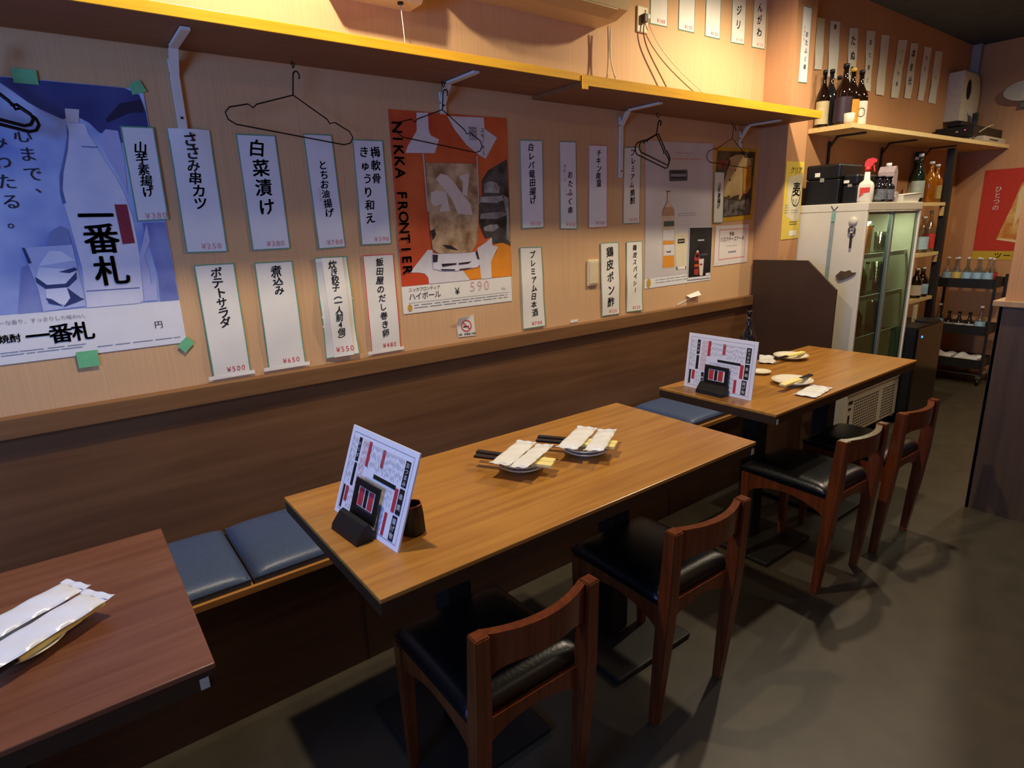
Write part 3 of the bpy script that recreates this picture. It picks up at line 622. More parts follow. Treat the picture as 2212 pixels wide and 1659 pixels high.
s.htext('lettering',M_INK,[('ニッカフロンティア',.055,.876,.017,0,.92),('ハイボール',.052,.912,.031,0,.93),('¥',.448,.908,.040,0,.6)],3)
s.htext('handwritten_price',mat('faint_red_ink','#dcb4aa',.6,noise=.05),[('590',.578,.890,.058,0,.62)],3)
s.htext('small_lettering',M_GREY,[('税込',.895,.922,.012,0,1)],3)
s.rects('rule_line',M_GREY,[(.044,.9445,.97,.9462)],2); s.lines('small_print',M_GREY,.09,.95,.957,.985,2)
s.shape('gold_seal',ink('#c69b33'),[ring(.055,.970,.018,.019)],3)
# ---- white whisky poster
s=wallsheet([(2.445,1.795),(2.995,1.808),(3.035,1.070),(2.460,1.066)],W,flat(.0005)); s.base('drink_poster',M_PAPER,2,2); tag(s.root,'pale grey advertising poster with whisky bottle and tall glass','poster')
s.rects('picture_ground',printmat('pale_grey_print','#c2bdbc','#d4d0ce',3),[(0,0,1,.93)],1)
s.shape('emblem_plate',ink('#55575a'),[[(.335,.187),(.59,.183),(.60,.19),(.603,.25),(.595,.26),(.34,.264),(.33,.256),(.327,.195)]],2)
s.rects('emblem_bar',ink('#26282b'),[(.36,.196,.57,.206),(.36,.236,.57,.246)],3); s.rects('emblem_bar',ink('#8f9194'),[(.35,.214,.58,.230)],3)
s.shape('bottle_print',ink('#c9b39c'),[[(0.288,0.329),(0.349,0.329),(0.341,0.396),(0.354,0.404),(0.389,0.439),(0.411,0.463),(0.424,0.875),(0.245,0.870),(0.229,0.469),(0.274,0.427),(0.305,0.396)]],2)
s.shape('bottle_edge',ink('#55483c'),[[(.284,.327),(.352,.327),(.349,.334),(.293,.335)],[(.300,.335),(.308,.335),(.31,.40),(.275,.43),(.233,.47),(.229,.469),(.274,.423),(.303,.396)]],3)
s.shape('bottle_label',ink('#4d5552'),[[(0.261,0.535),(0.408,0.537),(0.411,0.573),(0.259,0.572)]],3)
s.shape('bottle_label',ink('#d3d1cf'),[[(.25,.60),(.41,.60),(.414,.672),(.25,.668)],[(0.259,0.702),(0.412,0.703),(0.413,0.781),(0.264,0.778)]],3)
s.shape('whisky_print',ink('#d99232'),[[(0.25,0.674),(0.414,0.679),(0.416,0.701),(0.251,0.7)],[(0.252,0.78),(0.418,0.785),(0.419,0.867),(0.249,0.862)]],3)
s.shape('whisky_print',ink('#b08a6a'),[[(0.229,0.469),(0.259,0.438),(0.389,0.439),(0.411,0.463),(0.413,0.50),(0.228,0.50)]],3)
s.shape('bottle_label',ink('#3d2418'),[[(0.295,0.747),(.333,.752),(0.373,0.746),(0.353,0.76),(0.312,0.758)]],4)
s.shape('glass_print',ink('#d8cfae'),[[(0.419,0.627),(0.606,0.623),(0.602,0.893),(0.451,0.889)]],3)
s.shape('glass_edge',ink('#6e7076'),[[(0.445,0.868),(0.47,0.87),(0.472,0.892),(0.455,0.892)],[(.585,.872),(.602,.872),(.60,.893),(.585,.893)]],4); s.shape('glass_edge',ink('#ecebe6'),[[(.472,.872),(.585,.872),(.58,.888),(.475,.888)]],4)
s.rects('glass_label',ink('#2b2520'),[(.466,.668,.571,.700)],4); s.rects('glass_label',ink('#a79a78'),[(.475,.679,.56,.689)],5)
s.lines('small_print',M_GREY,.43,.70,.070,.082,1); s.lines('small_print',M_PINK,.38,.81,.108,.13,1); s.lines('small_print',M_GREY,.465,.745,.485,.515,2); s.lines('small_print',M_GREY,.15,.62,.945,.985,2,.2)
s.shape('gold_seal',ink('#c69b33'),[ring(.054,.963,.028,.033)],3)
# ---- small black poster over it
s=wallsheet([(2.814,1.371),(3.027,1.368),(3.029,1.083),(2.818,1.085)],W,flat(.0005)); s.base('small_poster',M_PAPER,2,2,.0008,.0038); tag(s.root,'small black poster with red bottle, over the pale whisky poster','poster')
s.rects('picture_ground',printmat('black_print','#1d1c1c','#2d2c2c',9),[(.02,.012,.985,.955)],1)
s.shape('bottle_print',ink('#a83a32'),[[(0.317,0.476),(0.44,0.481),(0.486,0.582),(0.457,0.658),(0.446,0.919),(0.262,0.91),(0.254,0.572)]],2); s.shape('bottle_cap',ink('#d9d5d0'),[[(0.316,0.47),(0.362,0.44),(0.425,0.458),(0.427,0.48)]],2)
s.shape('bottle_band',ink('#4a1c1c'),[[(.256,.64),(.45,.64),(.44,.71),(.256,.71)],[(.26,.76),(.43,.76),(.43,.80),(.26,.80)]],3); s.shape('bottle_band',ink('#c9602a'),[[(0.255,0.71),(0.438,0.713),(0.43,0.757),(0.259,0.754)]],3); s.shape('bottle_band',ink('#161616'),[ring(.37,.545,.07,.036)],4)
s.shape('can_print',ink('#d8d0c4'),[[(0.44,0.613),(0.663,0.611),(0.634,0.935),(0.561,0.948),(0.497,0.928)]],4); s.shape('can_band',ink('#8a3328'),[[(0.487,0.705),(0.598,0.705),(0.6,0.733),(0.494,0.736)]],5)
s.rects('title_print',ink('#c9c9c9'),[(.37,.238,.645,.262)],2); s.lines('small_print',M_GREY,.52,.79,.52,.55,2); s.rects('corner_box',ink('#d9d9d6'),[(.77,.90,.965,.952)],3)
# ---- yellow framed photo poster
s=wallsheet([(3.022,1.795),(3.430,1.800),(3.424,1.402),(3.022,1.390)],W,flat(.0005)); s.base('photo_poster',ink('#d0a326'),2,2,.0008,.0006); tag(s.root,'yellow-framed poster with photo of a golden dish by the corner','poster')
s.shape('photo_ground',printmat('dark_food_print','#3b2d20','#6a5638',12),[[(0.042,0.051),(0.961,0.04),(0.944,0.932),(0.10,0.945),(0.03,0.358)]],1)
s.shape('food_print',printmat('cream_food_print','#b99a62','#d4b87e',10),[[(0.32,0.137),(0.492,0.091),(0.659,0.084),(0.692,0.13),(0.892,0.122),(0.904,0.225),(0.663,0.248),(0.699,0.58),(0.705,0.629),(0.655,0.701),(0.62,0.705),(0.625,0.629),(0.454,0.662),(0.40,0.678),(0.395,0.638),(0.249,0.662),(0.231,0.468),(0.296,0.305),(0.366,0.196)]],2)
s.shape('food_print',printmat('orange_food_print','#b97a1c','#d6993a',14),[[(0.669,0.24),(0.89,0.225),(0.897,0.538),(0.806,0.628),(0.718,0.62)]],3); s.shape('food_print',printmat('red_food_print','#6e2f22','#a3573c',20),[[(0.052,0.162),(0.324,0.175),(0.29,0.244),(0.083,0.296)]],2)
s.shape('food_speck',M_INK,[[(0.473,0.301),(0.485,0.281),(0.503,0.3),(0.488,0.316)],[(0.343,0.436),(0.367,0.408),(0.383,0.427),(0.364,0.451)]],4); s.shape('glass_print',printmat('glass_rows_print','#2c2824','#8c8478',26),[[(0.244,0.70),(0.671,0.725),(0.884,0.687),(0.926,0.907),(0.274,0.93)]],2)
slip([(3.019,1.664),(3.110,1.664),(3.120,1.388),(3.030,1.388)],[('山芋素揚げ',.5,.20,.72,.030,1)],None,'narrow white menu slip (yamaimo suage) over the yellow-framed photo',paper=M_PAPERW,base=.004)
# ---- white notice
s=wallsheet([(3.060,1.372),(3.394,1.374),(3.398,1.150),(3.060,1.144)],W,flat(.001)); s.base('paper_notice',mat('glossy_sleeve','#e3ddd6',.25,noise=.03),2,2); tag(s.root,'white notice in clear sleeve with thin red frame, below the yellow-framed photo','notice')
s.rects('red_frame',M_REDB,[(.12,.10,.90,.115),(.12,.84,.91,.855),(.12,.115,.13,.84),(.90,.115,.908,.84)],1)
s.htext('lettering',M_INK,[('バスクチーズケーキ',.15,.35,.030,0,.9)],2,.15); s.htext('red_lettering',M_PINK,[('予約',.40,.22,.026,1,1)],2); s.rects('small_print',M_GREY,[(.40,.66,.64,.70)],2); s.rects('small_print',mat('faint_ink','#cfc7bd',.6,noise=.05),[(.34,.50,.66,.53)],2)
# ---- yellow poster on the pillar
s=wallsheet([(3.462,1.718),(3.664,1.720),(3.664,1.282),(3.462,1.278)],PY,flat(.001)); s.base('yellow_poster',ink('#dcc44e'),2,4); tag(s.root,'narrow yellow poster with a big black letter in a ring on the pillar','poster')
s.shape('pale_field',ink('#d8cfae'),[[(.18,.20),(.95,.15),(.95,.72),(.80,.80),(.2,.70)]],1)
s.vtext('lettering',M_INK,[('麦',.66,.24,.46,.085,1),('ソ',.62,.42,.62,.055,0)],3); s.htext('lettering',M_INK,[('クリア',.26,.11,.044,0,.95)],3,.2)
rg=MB()
for i in range(30):
    a0=-.9+i*.17; a1=a0+.17; p=[]
    for a,rr in ((a0,1),(a1,1),(a1,.90),(a0,.90)): p.append(s.pt(.66+.24*rr*math.cos(a),.44+.135*rr*math.sin(a),s.top+.0014))
    rg.poly(p)
obj('ring_mark',rg,M_INK,s.root)
s.rects('bar_mark',ink('#7d7429'),[(.42,.77,.84,.782),(.42,.80,.84,.812)],3); s.rects('white_box',M_PAPERW,[(.42,.89,.84,.96)],3)
s.lines('small_print',M_GREY,.1,.3,.55,.68,4); s.lines('small_print',M_GREY,.45,.85,.62,.68,2)
# ---- no smoking sticker with curled corner
s=wallsheet([(1.290,1.046),(1.377,1.050),(1.384,.962),(1.296,.966)],W,lambda u,v:.0008+.03*max(0,(1-v)-u*.5-.55)); s.base('no_smoking_sticker',M_PAPERW,8,8); tag(s.root,'small white no smoking sticker with curled corner above the rail','sticker')
rg=MB()
for i in range(32):
    a0=i*math.pi/16; a1=a0+math.pi/16
    rg.poly([s.pt(.52+.30*r_*math.cos(a),.46+.30*r_*math.sin(a),s.top+.0012) for a,r_ in ((a0,1),(a1,1),(a1,.82),(a0,.82))])
rg.poly([s.pt(u,v,s.top+.0013) for u,v in ((.30,.28),(.34,.24),(.74,.64),(.70,.68))])
obj('red_ring',rg,M_REDB,s.root); s.rects('cigarette_print',M_INK,[(.34,.47,.60,.53),(.62,.47,.66,.53)],2); s.htext('lettering',M_INK,[('NO SMOKING',.04,.88,.0125,1,.68)],2)
# ---- peeling scrap of wallpaper and bit of tape
s=wallsheet([(2.815,.998),(2.925,1.016),(2.930,.992),(2.83,.985)],W,lambda u,v:.002+.016*v); s.base('paper_scrap',M_PAPERW,4,4); tag(s.root,'peeling scrap of pale wallpaper above the rail','paper scrap')
s=wallsheet([(2.735,.958),(2.86,.985),(2.865,.978),(2.74,.950)],W,flat(.0008)); s.base('paper_scrap',M_PAPERW,4,2); tag(s.root,'thin torn white streak below the peeling scrap','paper scrap')
s=wallsheet([(1.93,.962),(1.98,.963),(1.98,.950),(1.93,.949)],W,flat(.0008)); s.base('paper_scrap',M_PAPERW,2,2); tag(s.root,'tiny white bit of tape just above the rail','paper scrap')
# ---- blank switch plate, outlet
t=thing('switch_plate','cream blank wall plate between two menu slips above the rail','wall plate',(2.077,W,1.177)); obj('plate',MB().b2((-.036,-.011,-.062),(.036,-.0006,.062),.004),mat('cream_plastic','#d9c9a0',.4,noise=.04),t); obj('cover',MB().b2((-.028,-.0135,-.052),(.028,-.0112,.052),.001),mat('cream_plastic','#d9c9a0',.4),t)
t=thing('power_outlet','cream power outlet with black plug above the shelf','outlet',(2.395,W,2.318)); obj('plate',MB().b2((-.037,-.010,-.055),(.037,-.0006,.055),.004),mat('cream_plastic','#d9c9a0',.4),t)
obj('plug',MB().b2((-.014,-.034,-.018),(.008,-.0102,.020),.004),mat('brown_plastic','#4b3a28',.5,noise=.1),t); obj('plug',MB().b2((.012,-.030,.0),(.030,-.0102,.022),.004),M_WHITE,t); obj('socket_hole',MB().b2((.012,-.0106,.03),(.02,-.0101,.042)),M_INK,t)
def cord(pts,r,m,label,name='electric_cable'):
    return tag(obj(name,MB().tube([Vector(p) for p in pts],r,6),m),label,'cord')
def bez(p0,p1,p2,p3,n=18):
    p0,p1,p2,p3=map(Vector,(p0,p1,p2,p3)); return [(p0*(1-t)**3+p1*3*t*(1-t)**2+p2*3*t*t*(1-t)+p3*t**3) for t in [i/n for i in range(n+1)]]
cord(bez((2.392,W-.022,2.298),(2.36,W-.02,2.20),(2.52,W-.02,2.12),(2.63,W-.03,1.953)),.0035,mat('brown_cord','#8a6236',.5,noise=.1),'brown power cord running from the outlet down to the shelf')
cord(bez((2.416,W-.022,2.316),(2.50,W-.02,2.16),(2.80,W-.02,2.08),(3.10,W-.02,1.953)),.0022,mat('cream_cord','#d9c79c',.5,noise=.1),'thin cream cord sagging from the outlet along the wall')
# ---- wire hangers
def hanger(x,y,ztop,w_,tilt,yaw_,label,m=M_WIRE,double=False,hook_dz=.05,gr='clothes hangers below the shelf',r=.0021,drop=.105):
    t=thing('clothes_hanger',label,'hanger',(x,y,ztop),0,gr); t.rotation_euler=(0,tilt,yaw_)
    def loop(dy,k):
        h=w_/2*k; d=drop*k
        return [(0,dy,0),(-h*.55,dy,-d*.42),(-h*.60,dy,-d*.52),(-h*.68,dy,-d*.46),(-h*.94,dy,-d*.62),(-h,dy,-d*.76),(-h*.96,dy,-d*.92),(-h*.85,dy,-d),(h*.85,dy,-d),(h*.96,dy,-d*.92),(h,dy,-d*.76),(h*.94,dy,-d*.62),(h*.68,dy,-d*.46),(h*.60,dy,-d*.52),(h*.55,dy,-d*.42)]
    obj('wire_frame',MB().tube(loop(0,1),r,6,True),m,t)
    if double: obj('wire_frame',MB().tube(loop(-.012,.90),r,6,True),m,t)
    hk=[(0,0,0),(0,0,hook_dz*.45)]+[(.010-.010*math.cos(a),0,hook_dz*.45+.014*math.sin(a)) for a in [math.pi*i/8 for i in range(1,9)]]+[(.018,0,hook_dz*.40)]
    obj('hook',MB().tube(hk,r*1.1,6),m,t)
    return t
hanger(.705,2.05,1.830,.40,R(7),0,'widest thin wire hanger below the shelf, between two white brackets',hook_dz=.13,drop=.12)
hanger(1.255,2.052,1.832,.37,R(7),0,'thin wire hanger in front of the orange poster',hook_dz=.13,drop=.125)
hanger(2.44,2.03,1.815,.27,R(14),R(2),'small dark hangers stacked together below the shelf',double=True,r=.003,hook_dz=.12,drop=.13)
hanger(3.10,2.05,1.835,.36,R(5),R(-8),'thin wire hanger in front of the yellow-framed photo',hook_dz=.10,drop=.14)
hanger(-.06,2.04,1.795,.24,R(14),R(0),'thick dark plastic hangers in front of the blue poster',double=True,r=.0042,hook_dz=.15,drop=.095)
# ---- air conditioner and the unit beside it above the shelf
t=thing('air_conditioner','cream wall air conditioner cut by the top of the picture','air conditioner',(1.68,W,2.237))
M_AC=mat('cream_ac_plastic','#d6bd85',.4,noise=.03)
prof=[(-.001,0),(-.12,0),(-.185,.022),(-.205,.07),(-.205,.22),(-.18,.255),(-.001,.258)]
obj('body',MB().prism(prof,lambda a,b,t_:(t_-.42,a,b),.84),M_AC,t)
obj('louvre',MB().box((0,-.158,.008),(.72,.060,.006),Matrix.Rotation(R(-18),4,'X')),mat('ac_louvre','#c3a970',.4,noise=.03),t); obj('outlet_slot',MB().b2((-.37,-.2085,.075),(.37,-.2055,.082)),M_INK,t)
t=thing('ventilation_unit','rounded cream unit with pull cord high on the wall, beside the air conditioner','wall unit',(1.02,W,2.152))
prof=[(-.001,.0),(-.09,.0),(-.13,.03),(-.14,.09),(-.14,.30),(-.001,.30)]
obj('body',MB().prism(prof,lambda a,b,t_:(t_-.15,a,b),.30),mat('cream_unit','#e2d3a6',.4,noise=.03),t)
obj('cord_eye',MB().lathe([(.010,-.006),(.010,0)],12,(.08,-.07,0)),M_INK,t); obj('pull_cord',MB().tube([(.08,-.07,-.004),(.085,-.071,-.10),(.088,-.072,-.194)],.0016,6),M_WHITE,t)
t=thing('drain_hoses','pair of cream cords hanging below the air conditioner','cord',(2.125,W-.055,2.238))
for dx,m in ((-.007,'#c7a468'),(.011,'#e0c890')):
    pts=bez((dx,0,0),(dx*.3,0,-.08),(dx*.2,0,-.14),(dx*3,-.01,-.205)); o=obj('cord_end',MB().tube(pts,.0042,6),mat('hose'+m,m,.5,noise=.1),t); obj('tassel',MB().lathe([(.004,0),(.015,-.030),(.013,-.040)],10,(dx*3,-.01,-.204)),mat('hose'+m,m,.5),o)
# ================================================================== THINGS ON THE TABLES
TT=.7142
def menu_board(loc,rz,lean,w_,h_,label,label2,cardmat):
    """menu board leaning in a black stand; local x: out of the sheet front is -x"""
    t=thing('menu_board',label,'menu',loc,rz,'menu boards on the tables')
    dx,dz=math.sin(lean),math.cos(lean); th=.004
    # front faces local -x; u runs along -y (so it reads left to right from the front)
    class S2(Sheet): pass
    o=Vector((0,0,0))
    tl=Vector((dx*h_,w_/2,dz*h_)); tr=Vector((dx*h_,-w_/2,dz*h_)); bl=Vector((0,w_/2,0)); br=Vector((0,-w_/2,0))
    s=Sheet(tl,tr,bl,br,(-dz,0,dx)); s.o=Vector((0,0,0)); s.top=0
    mb=MB(); mb.slab(lambda u,v,k: s.pt(u,v,-th+k),1,1,th,True); s.root=obj('board',mb,mat('menu_white','#e4e4ea',.35,noise=.02),t)
    s.rects('frame_line',M_GREY,[(.045,.06,.955,.066),(.045,.944,.955,.95),(.045,.066,.049,.944),(.951,.066,.955,.944)],1)
    s.rects('pink_field',mat('pale_pink_print','#e3cfd2',.5,noise=.03),[(.215,.10,.30,.66)],1)
    bl_=[(.86,.12,.925,.385),(.86,.405,.925,.665),(.845,.685,.91,.935),(.145,.10,.19,.365),(.15,.385,.19,.64),(.06,.665,.09,.925),(.25,.68,.29,.93)]
    for r in bl_: s.rects('black_heading',M_INK,[r],2)
    s.rects('black_heading',M_INK,[(.47,.405,.80,.45)],2)
    for r in ((.31,.10,.352,.37),(.53,.12,.57,.31),(.80,.425,.845,.665),(.105,.665,.148,.835),(.30,.68,.328,.84),(.735,.70,.772,.935)): s.rects('red_heading',mat('menu_red','#b8343c',.5,noise=.05),[r],2)
    for tx,u,a,b,sz in (('おつまみ',.893,.13,.375,.0135),('串焼',.893,.43,.64,.0145),('揚げ物',.878,.70,.92,.0145),('サラダ',.167,.14,.33,.0115),('御酒',.27,.74,.87,.0105)): s.vtext('heading_text',M_PAPER,[(tx,u,a,b,sz,1)],3)
    rs=[]
    for (u0,u1,v0,v1) in ((.36,.84,.12,.38),(.36,.78,.47,.64),(.055,.135,.12,.62),(.34,.72,.68,.92),(.225,.295,.12,.64),(.155,.24,.68,.92)):
        u=u0
        while u<u1:
            v=v0
            while v<v1-.02:
                l=random.uniform(.02,.06); rs.append((u,v,u+.004,min(v+l,v1))); v+=l+random.uniform(.02,.06)
            u+=.017
    s.rects('small_print',mat('small_grey_print','#9a9ca6',.6,noise=.05),rs,3)
    # stand
    st=thing('menu_stand',label2,'stand',loc,rz,'black menu stands'); wd=.062; f=-dx*.0
    def P(a,b,t_): return Vector((a,t_,b))
    mb=MB(); prof=[(-.045,0),(.035,0),(.035,.012),(.012,.012),(-.004,.012),(-.016,.030),(-.030,.034),(-.044,.020)]
    prof=[(-.050,0),(.040,0),(.040,.006),(-.010,.006),(-.014,.040),(-.022,.044),(-.030,.036),(-.050,.010)]
    # foot in front of the board, thin tray under... the board stands just behind the foot
    foot=[(-.052,0),(-.008,0),(-.008,.028),(-.016,.044),(-.026,.040),(-.048,.014)]
    mb.prism(foot,lambda a,b,t_:P(a,b,t_-wd),2*wd); obj('foot',mb,M_BLACKP,st)
    def fr_(y0,y1,z0,z1,name,m,off=0,tk=.004):
        q=MB(); g=lambda y,z,k: Vector((dx*z-.0105-k+ .0,y,z)); 
        vs=[]
        A=[g(y0,z0,off),g(y1,z0,off),g(y1,z1,off),g(y0,z1,off)]; B=[g(y0,z0,off+tk),g(y1,z0,off+tk),g(y1,z1,off+tk),g(y0,z1,off+tk)]
        a=[q.bm.verts.new(p) for p in A]; b=[q.bm.verts.new(p) for p in B]
        q.bm.faces.new(a); q.bm.faces.new(b[::-1])
        for i in range(4): q.bm.faces.new((a[i],b[i],b[(i+1)%4],a[(i+1)%4]))
        return obj(name,q,m,st)
    y=.056
    fr_(-y,-y+.016,.03,.112,'frame_side',M_BLACKP); fr_(y-.016,y,.03,.112,'frame_side',M_BLACKP); fr_(-y+.016,y-.016,.098,.112,'frame_top',M_BLACKP); fr_(-y+.016,y-.016,.03,.050,'frame_bottom',M_BLACKP)
    fr_(-.038,.038,.051,.097,'window_card',M_PAPER,-.002,.0014)
    for a,b,m in ((.014,.036,'menu_red'),(-.004,.010,None),(-.030,-.008,'menu_red')):
        fr_(a,b,.053,.094,'card_print',MATS['menu_red'] if m else M_INK,-.0004,.0004)
    return t
menu_board((.479,1.254,TT),R(5.2),R(20.5),.301,.226,'white menu board leaning back, lit blue, on the black-cup table','black stand with red card in front of the blue-lit menu',None)
menu_board((2.084,1.388,TT),R(-.9),R(6),.321,.231,'white upright menu board on the dark-bottle table','black stand with red card in front of the upright menu',None)
# hexagonal black cup
t=thing('tea_cup','black six-sided cup with worn red rim behind the blue-lit menu','cup',(.566,1.166,TT)); n=6
mb=MB()
pr=[(.026,0),(.031,.006),(.029,.045),(.0255,.072),(.0225,.072),(.025,.045),(.026,.010),(0.0001,.010)]
rings=[[mb.bm.verts.new((r*math.cos(2*math.pi*i/12+.2)*(1 if i%2==0 else .93),r*math.sin(2*math.pi*i/12+.2)*(1 if i%2==0 else .93),z)) for i in range(12)] for r,z in pr]
for a,b in zip(rings,rings[1:]):
    for i in range(12): mb.bm.faces.new((a[i],a[(i+1)%12],b[(i+1)%12],b[i]))
mb.bm.faces.new(rings[0][::-1]); obj('cup_body',mb,mat('black_glaze','#1a1718',.35,noise=.2,nscale=80),t)
mb=MB(); mb.tube([(.0242*math.cos(2*math.pi*i/12+.2)*(1 if i%2==0 else .93),.0242*math.sin(2*math.pi*i/12+.2)*(1 if i%2==0 else .93),.0725) for i in range(12)],.0018,6,True); obj('rim',mb,mat('worn_red_rim','#8c4030',.5,noise=.3,nscale=200),t)
# place settings
def plate(name,loc,r,label,group='small plates',h=.018):
    mb=MB(); mb.lathe([(r*.48,0),(r*.52,0.0),(r*.55,.004),(r*.85,h*.62),(r,h),(r*.985,h+.0015),(r*.83,h*.62+.003),(r*.5,.0055),(.0001,.0055)],40); 
    o=obj(name,mb,M_CERAMIC,None,loc); return tag(o,label,'plate',group)
def towel(loc,rz,tilt,L,Wd,label,m='towel_wrap',col='#e6e6e2',group='wrapped hand towels'):
    t=thing('wrapped_towel',label,'hand towel',loc,rz,group); t.rotation_euler=(tilt[0],tilt[1],rz)
    M=mat(m,col,.28,spec=.5,noise=.03,nscale=30,bump=.15)
    def f(u,v,o):
        x=(u-.5)*2; y=(v-.5)*2; e=max(0,(1-abs(x)**6)*(1-abs(y)**4))**.6
        return Vector((x*L/2,y*Wd/2*(1-.03*math.cos(x*7)),.004+.0065*e+.0006*math.sin(u*23+v*5) if o else .004-.0035*e))
    obj('wrapper',MB().slab(f,24,10,.01),M,t)
    for sx in (-1,1):
        def g(u,v,o): return Vector((sx*(L/2-.001+u*.013),(v-.5)*Wd*(1+.05*u),.004+.0012*math.sin(v*14+u*2)+(.0006 if o else 0)+u*.002))
        obj('crimped_end',MB().slab(g,3,12,.001,True),mat('clear_wrap_end','#dfe3ea',.18,noise=.02,bump=.2),t)
    return t
def chopsticks(loc,rz,tilt,L,label,group='chopsticks in yellow sleeves',dark='dark_chopstick',n=2):
    """sleeve covers the +x half, the dark sticks stick out towards -x"""
    t=thing('chopsticks',label,'chopsticks',loc,rz,group); t.rotation_euler=(0,tilt,rz)
    D=mat(dark,'#221f24',.3,noise=.1)
    for s in (-1,1):
        mb=MB(); y=s*.0048
        a=[mb.bm.verts.new((-L/2,y+i*.0040,.004+j*.0036)) for i,j in ((-1,-1),(1,-1),(1,1),(-1,1))]; b=[mb.bm.verts.new((L/2-.02,y+i*.0030,.004+j*.0028)) for i,j in ((-1,-1),(1,-1),(1,1),(-1,1))]
        for i in range(4): mb.bm.faces.new((a[i],a[(i+1)%4],b[(i+1)%4],b[i]))
        mb.bm.faces.new(a[::-1]); mb.bm.faces.new(b); obj('stick',mb,D,t)
    obj('paper_sleeve',MB().b2((-.02,-.0135,0),(L/2+.004,.0135,.0085),.0008),mat('yellow_paper','#ead98a',.6,noise=.04),t)
    return t
# black-cup table, setting near the menu
plate('small_plate',(.998,1.298,TT),.074,'lower cream plate of the stacked pair nearer the leaning menu'); plate('small_plate',(.998,1.300,TT+.0095),.072,'upper cream plate of the stacked pair nearer the leaning menu')
chopsticks((.986,1.321,TT+.029),R(-61),0,.245,'dark chopsticks in yellow sleeve on the plates nearer the menu, far pair'); chopsticks((.962,1.300,TT+.029),R(-60),0,.24,'dark chopsticks in yellow sleeve on the plates nearer the menu, near pair')
towel((.985,1.322,TT+.040),R(28),(0,0),.175,.062,'wrapped white towel across the plates nearer the menu, wall side'); towel((1.010,1.268,TT+.039),R(26),(R(-6),0),.170,.058,'wrapped white towel across the plates nearer the menu, chair side')
# far setting
plate('small_plate',(1.222,1.262,TT),.074,'lower cream plate of the stacked pair farther from the leaning menu'); plate('small_plate',(1.222,1.264,TT+.0095),.072,'upper cream plate of the stacked pair farther from the leaning menu')
chopsticks((1.216,1.300,TT+.029),R(-57),0,.25,'dark chopsticks in yellow sleeve on the plates farther from the menu, far pair'); chopsticks((1.190,1.281,TT+.029),R(-56),0,.245,'dark chopsticks in yellow sleeve on the plates farther from the menu, near pair')
towel((1.212,1.290,TT+.040),R(28),(0,0),.185,.066,'wrapped white towel across the far plates, wall side'); towel((1.252,1.228,TT+.039),R(32),(R(-5),0),.175,.060,'wrapped white towel across the far plates, chair side')
# reddish table
plate('small_plate',(-.165,1.245,TT),.074,'cream plate under the towels on the reddish table')
chopsticks((-.112,1.222,TT+.020),R(38),0,.17,'yellow-sleeved chopsticks below the towels on the reddish table'); chopsticks((-.150,1.190,TT+.020),R(38),0,.17,'second yellow-sleeved chopsticks below the towels on the reddish table')
towel((-.165,1.300,TT+.031),R(32),(0,0),.20,.070,'wrapped white towel tinted blue by daylight on the reddish table, wall side',col='#dfe4ee',m='towel_wrap_daylit'); towel((-.132,1.224,TT+.031),R(35),(0,0),.205,.072,'wrapped white towel tinted blue by daylight on the reddish table, aisle side',col='#dfe4ee',m='towel_wrap_daylit')  # blue daylight is put into the colour of these white wrappers
# dark-bottle table
plate('small_plate',(2.885,1.503,TT),.083,'cream plate with chopsticks on the dark-bottle table, wall side',h=.02); plate('small_plate',(2.432,1.252,TT),.084,'cream plate with chopsticks on the dark-bottle table, chair side',h=.02)
plate('small_dish',(2.505,1.440,TT),.046,'little cream dish behind the upright menu',h=.012)
chopsticks((2.838,1.486,TT+.0215),R(-4),0,.235,'yellow-sleeved chopsticks across the wall-side plate of the dark-bottle table'); chopsticks((2.415,1.222,TT+.0215),R(182),0,.25,'yellow-sleeved chopsticks across the chair-side plate of the dark-bottle table')
towel((2.775,1.566,TT),R(30),(0,0),.16,.075,'wrapped white towel lying by the wall on the dark-bottle table'); towel((2.366,1.128,TT),R(8),(0,0),.165,.085,'wrapped white towel lying at the table edge near the chairs')
# bottles
def bottle(name,label,cat,loc,r,h,glass,cap=None,lab=None,group=None,sh=.62,neck=.28,labz=(.15,.45),capm=None,round_=True):
    t=thing(name,label,cat,loc,0,group)
    nr=r*neck; z1=h*sh
    pr=[(r*.9,0),(r,.006),(r,z1*.92),(r*.96,z1),(r*.8,z1+h*.06),(r*.55,z1+h*.13),(nr*1.15,z1+h*.20),(nr,z1+h*.25),(nr,h*.955)]
    if not cap: pr+=[(nr*1.25,h*.957),(nr*1.25,h),(nr*.8,h),(nr*.8,h*.97)]
    obj('glass_body',MB().lathe(pr,20),glass,t)
    if cap: obj('cap',MB().lathe([(nr*1.2,h*.94),(nr*1.2,h),(nr*.9,h+.002)],14),cap,t)
    if lab: obj('paper_label',MB().lathe([(r*1.012,h*labz[0]),(r*1.012,h*labz[1])],20,caps=False),lab,t)
    return t
M_BROWN=mat('brown_bottle_glass','#1c0e08',.08,noise=.1,coat=.5); M_DGREEN=mat('dark_green_glass','#16231a',.1,noise=.1,coat=.4); M_DARKG=mat('smoky_dark_glass','#1c1a20',.1,noise=.1,coat=.4)
M_CLEARG=glassmat('clear_bottle_glass','#e3eaea',.22,.06); M_AMBER=mat('amber_liquor','#8a4f12',.12,noise=.1,coat=.5); M_CAPW=mat('white_cap','#dcdcd6',.4,noise=.04)
bottle('sauce_bottle','tall dark bottle standing behind the upright menu','bottle',(2.545,1.538,TT),.037,.275,M_DARKG,M_BLACKP,None,None,.55,.30)
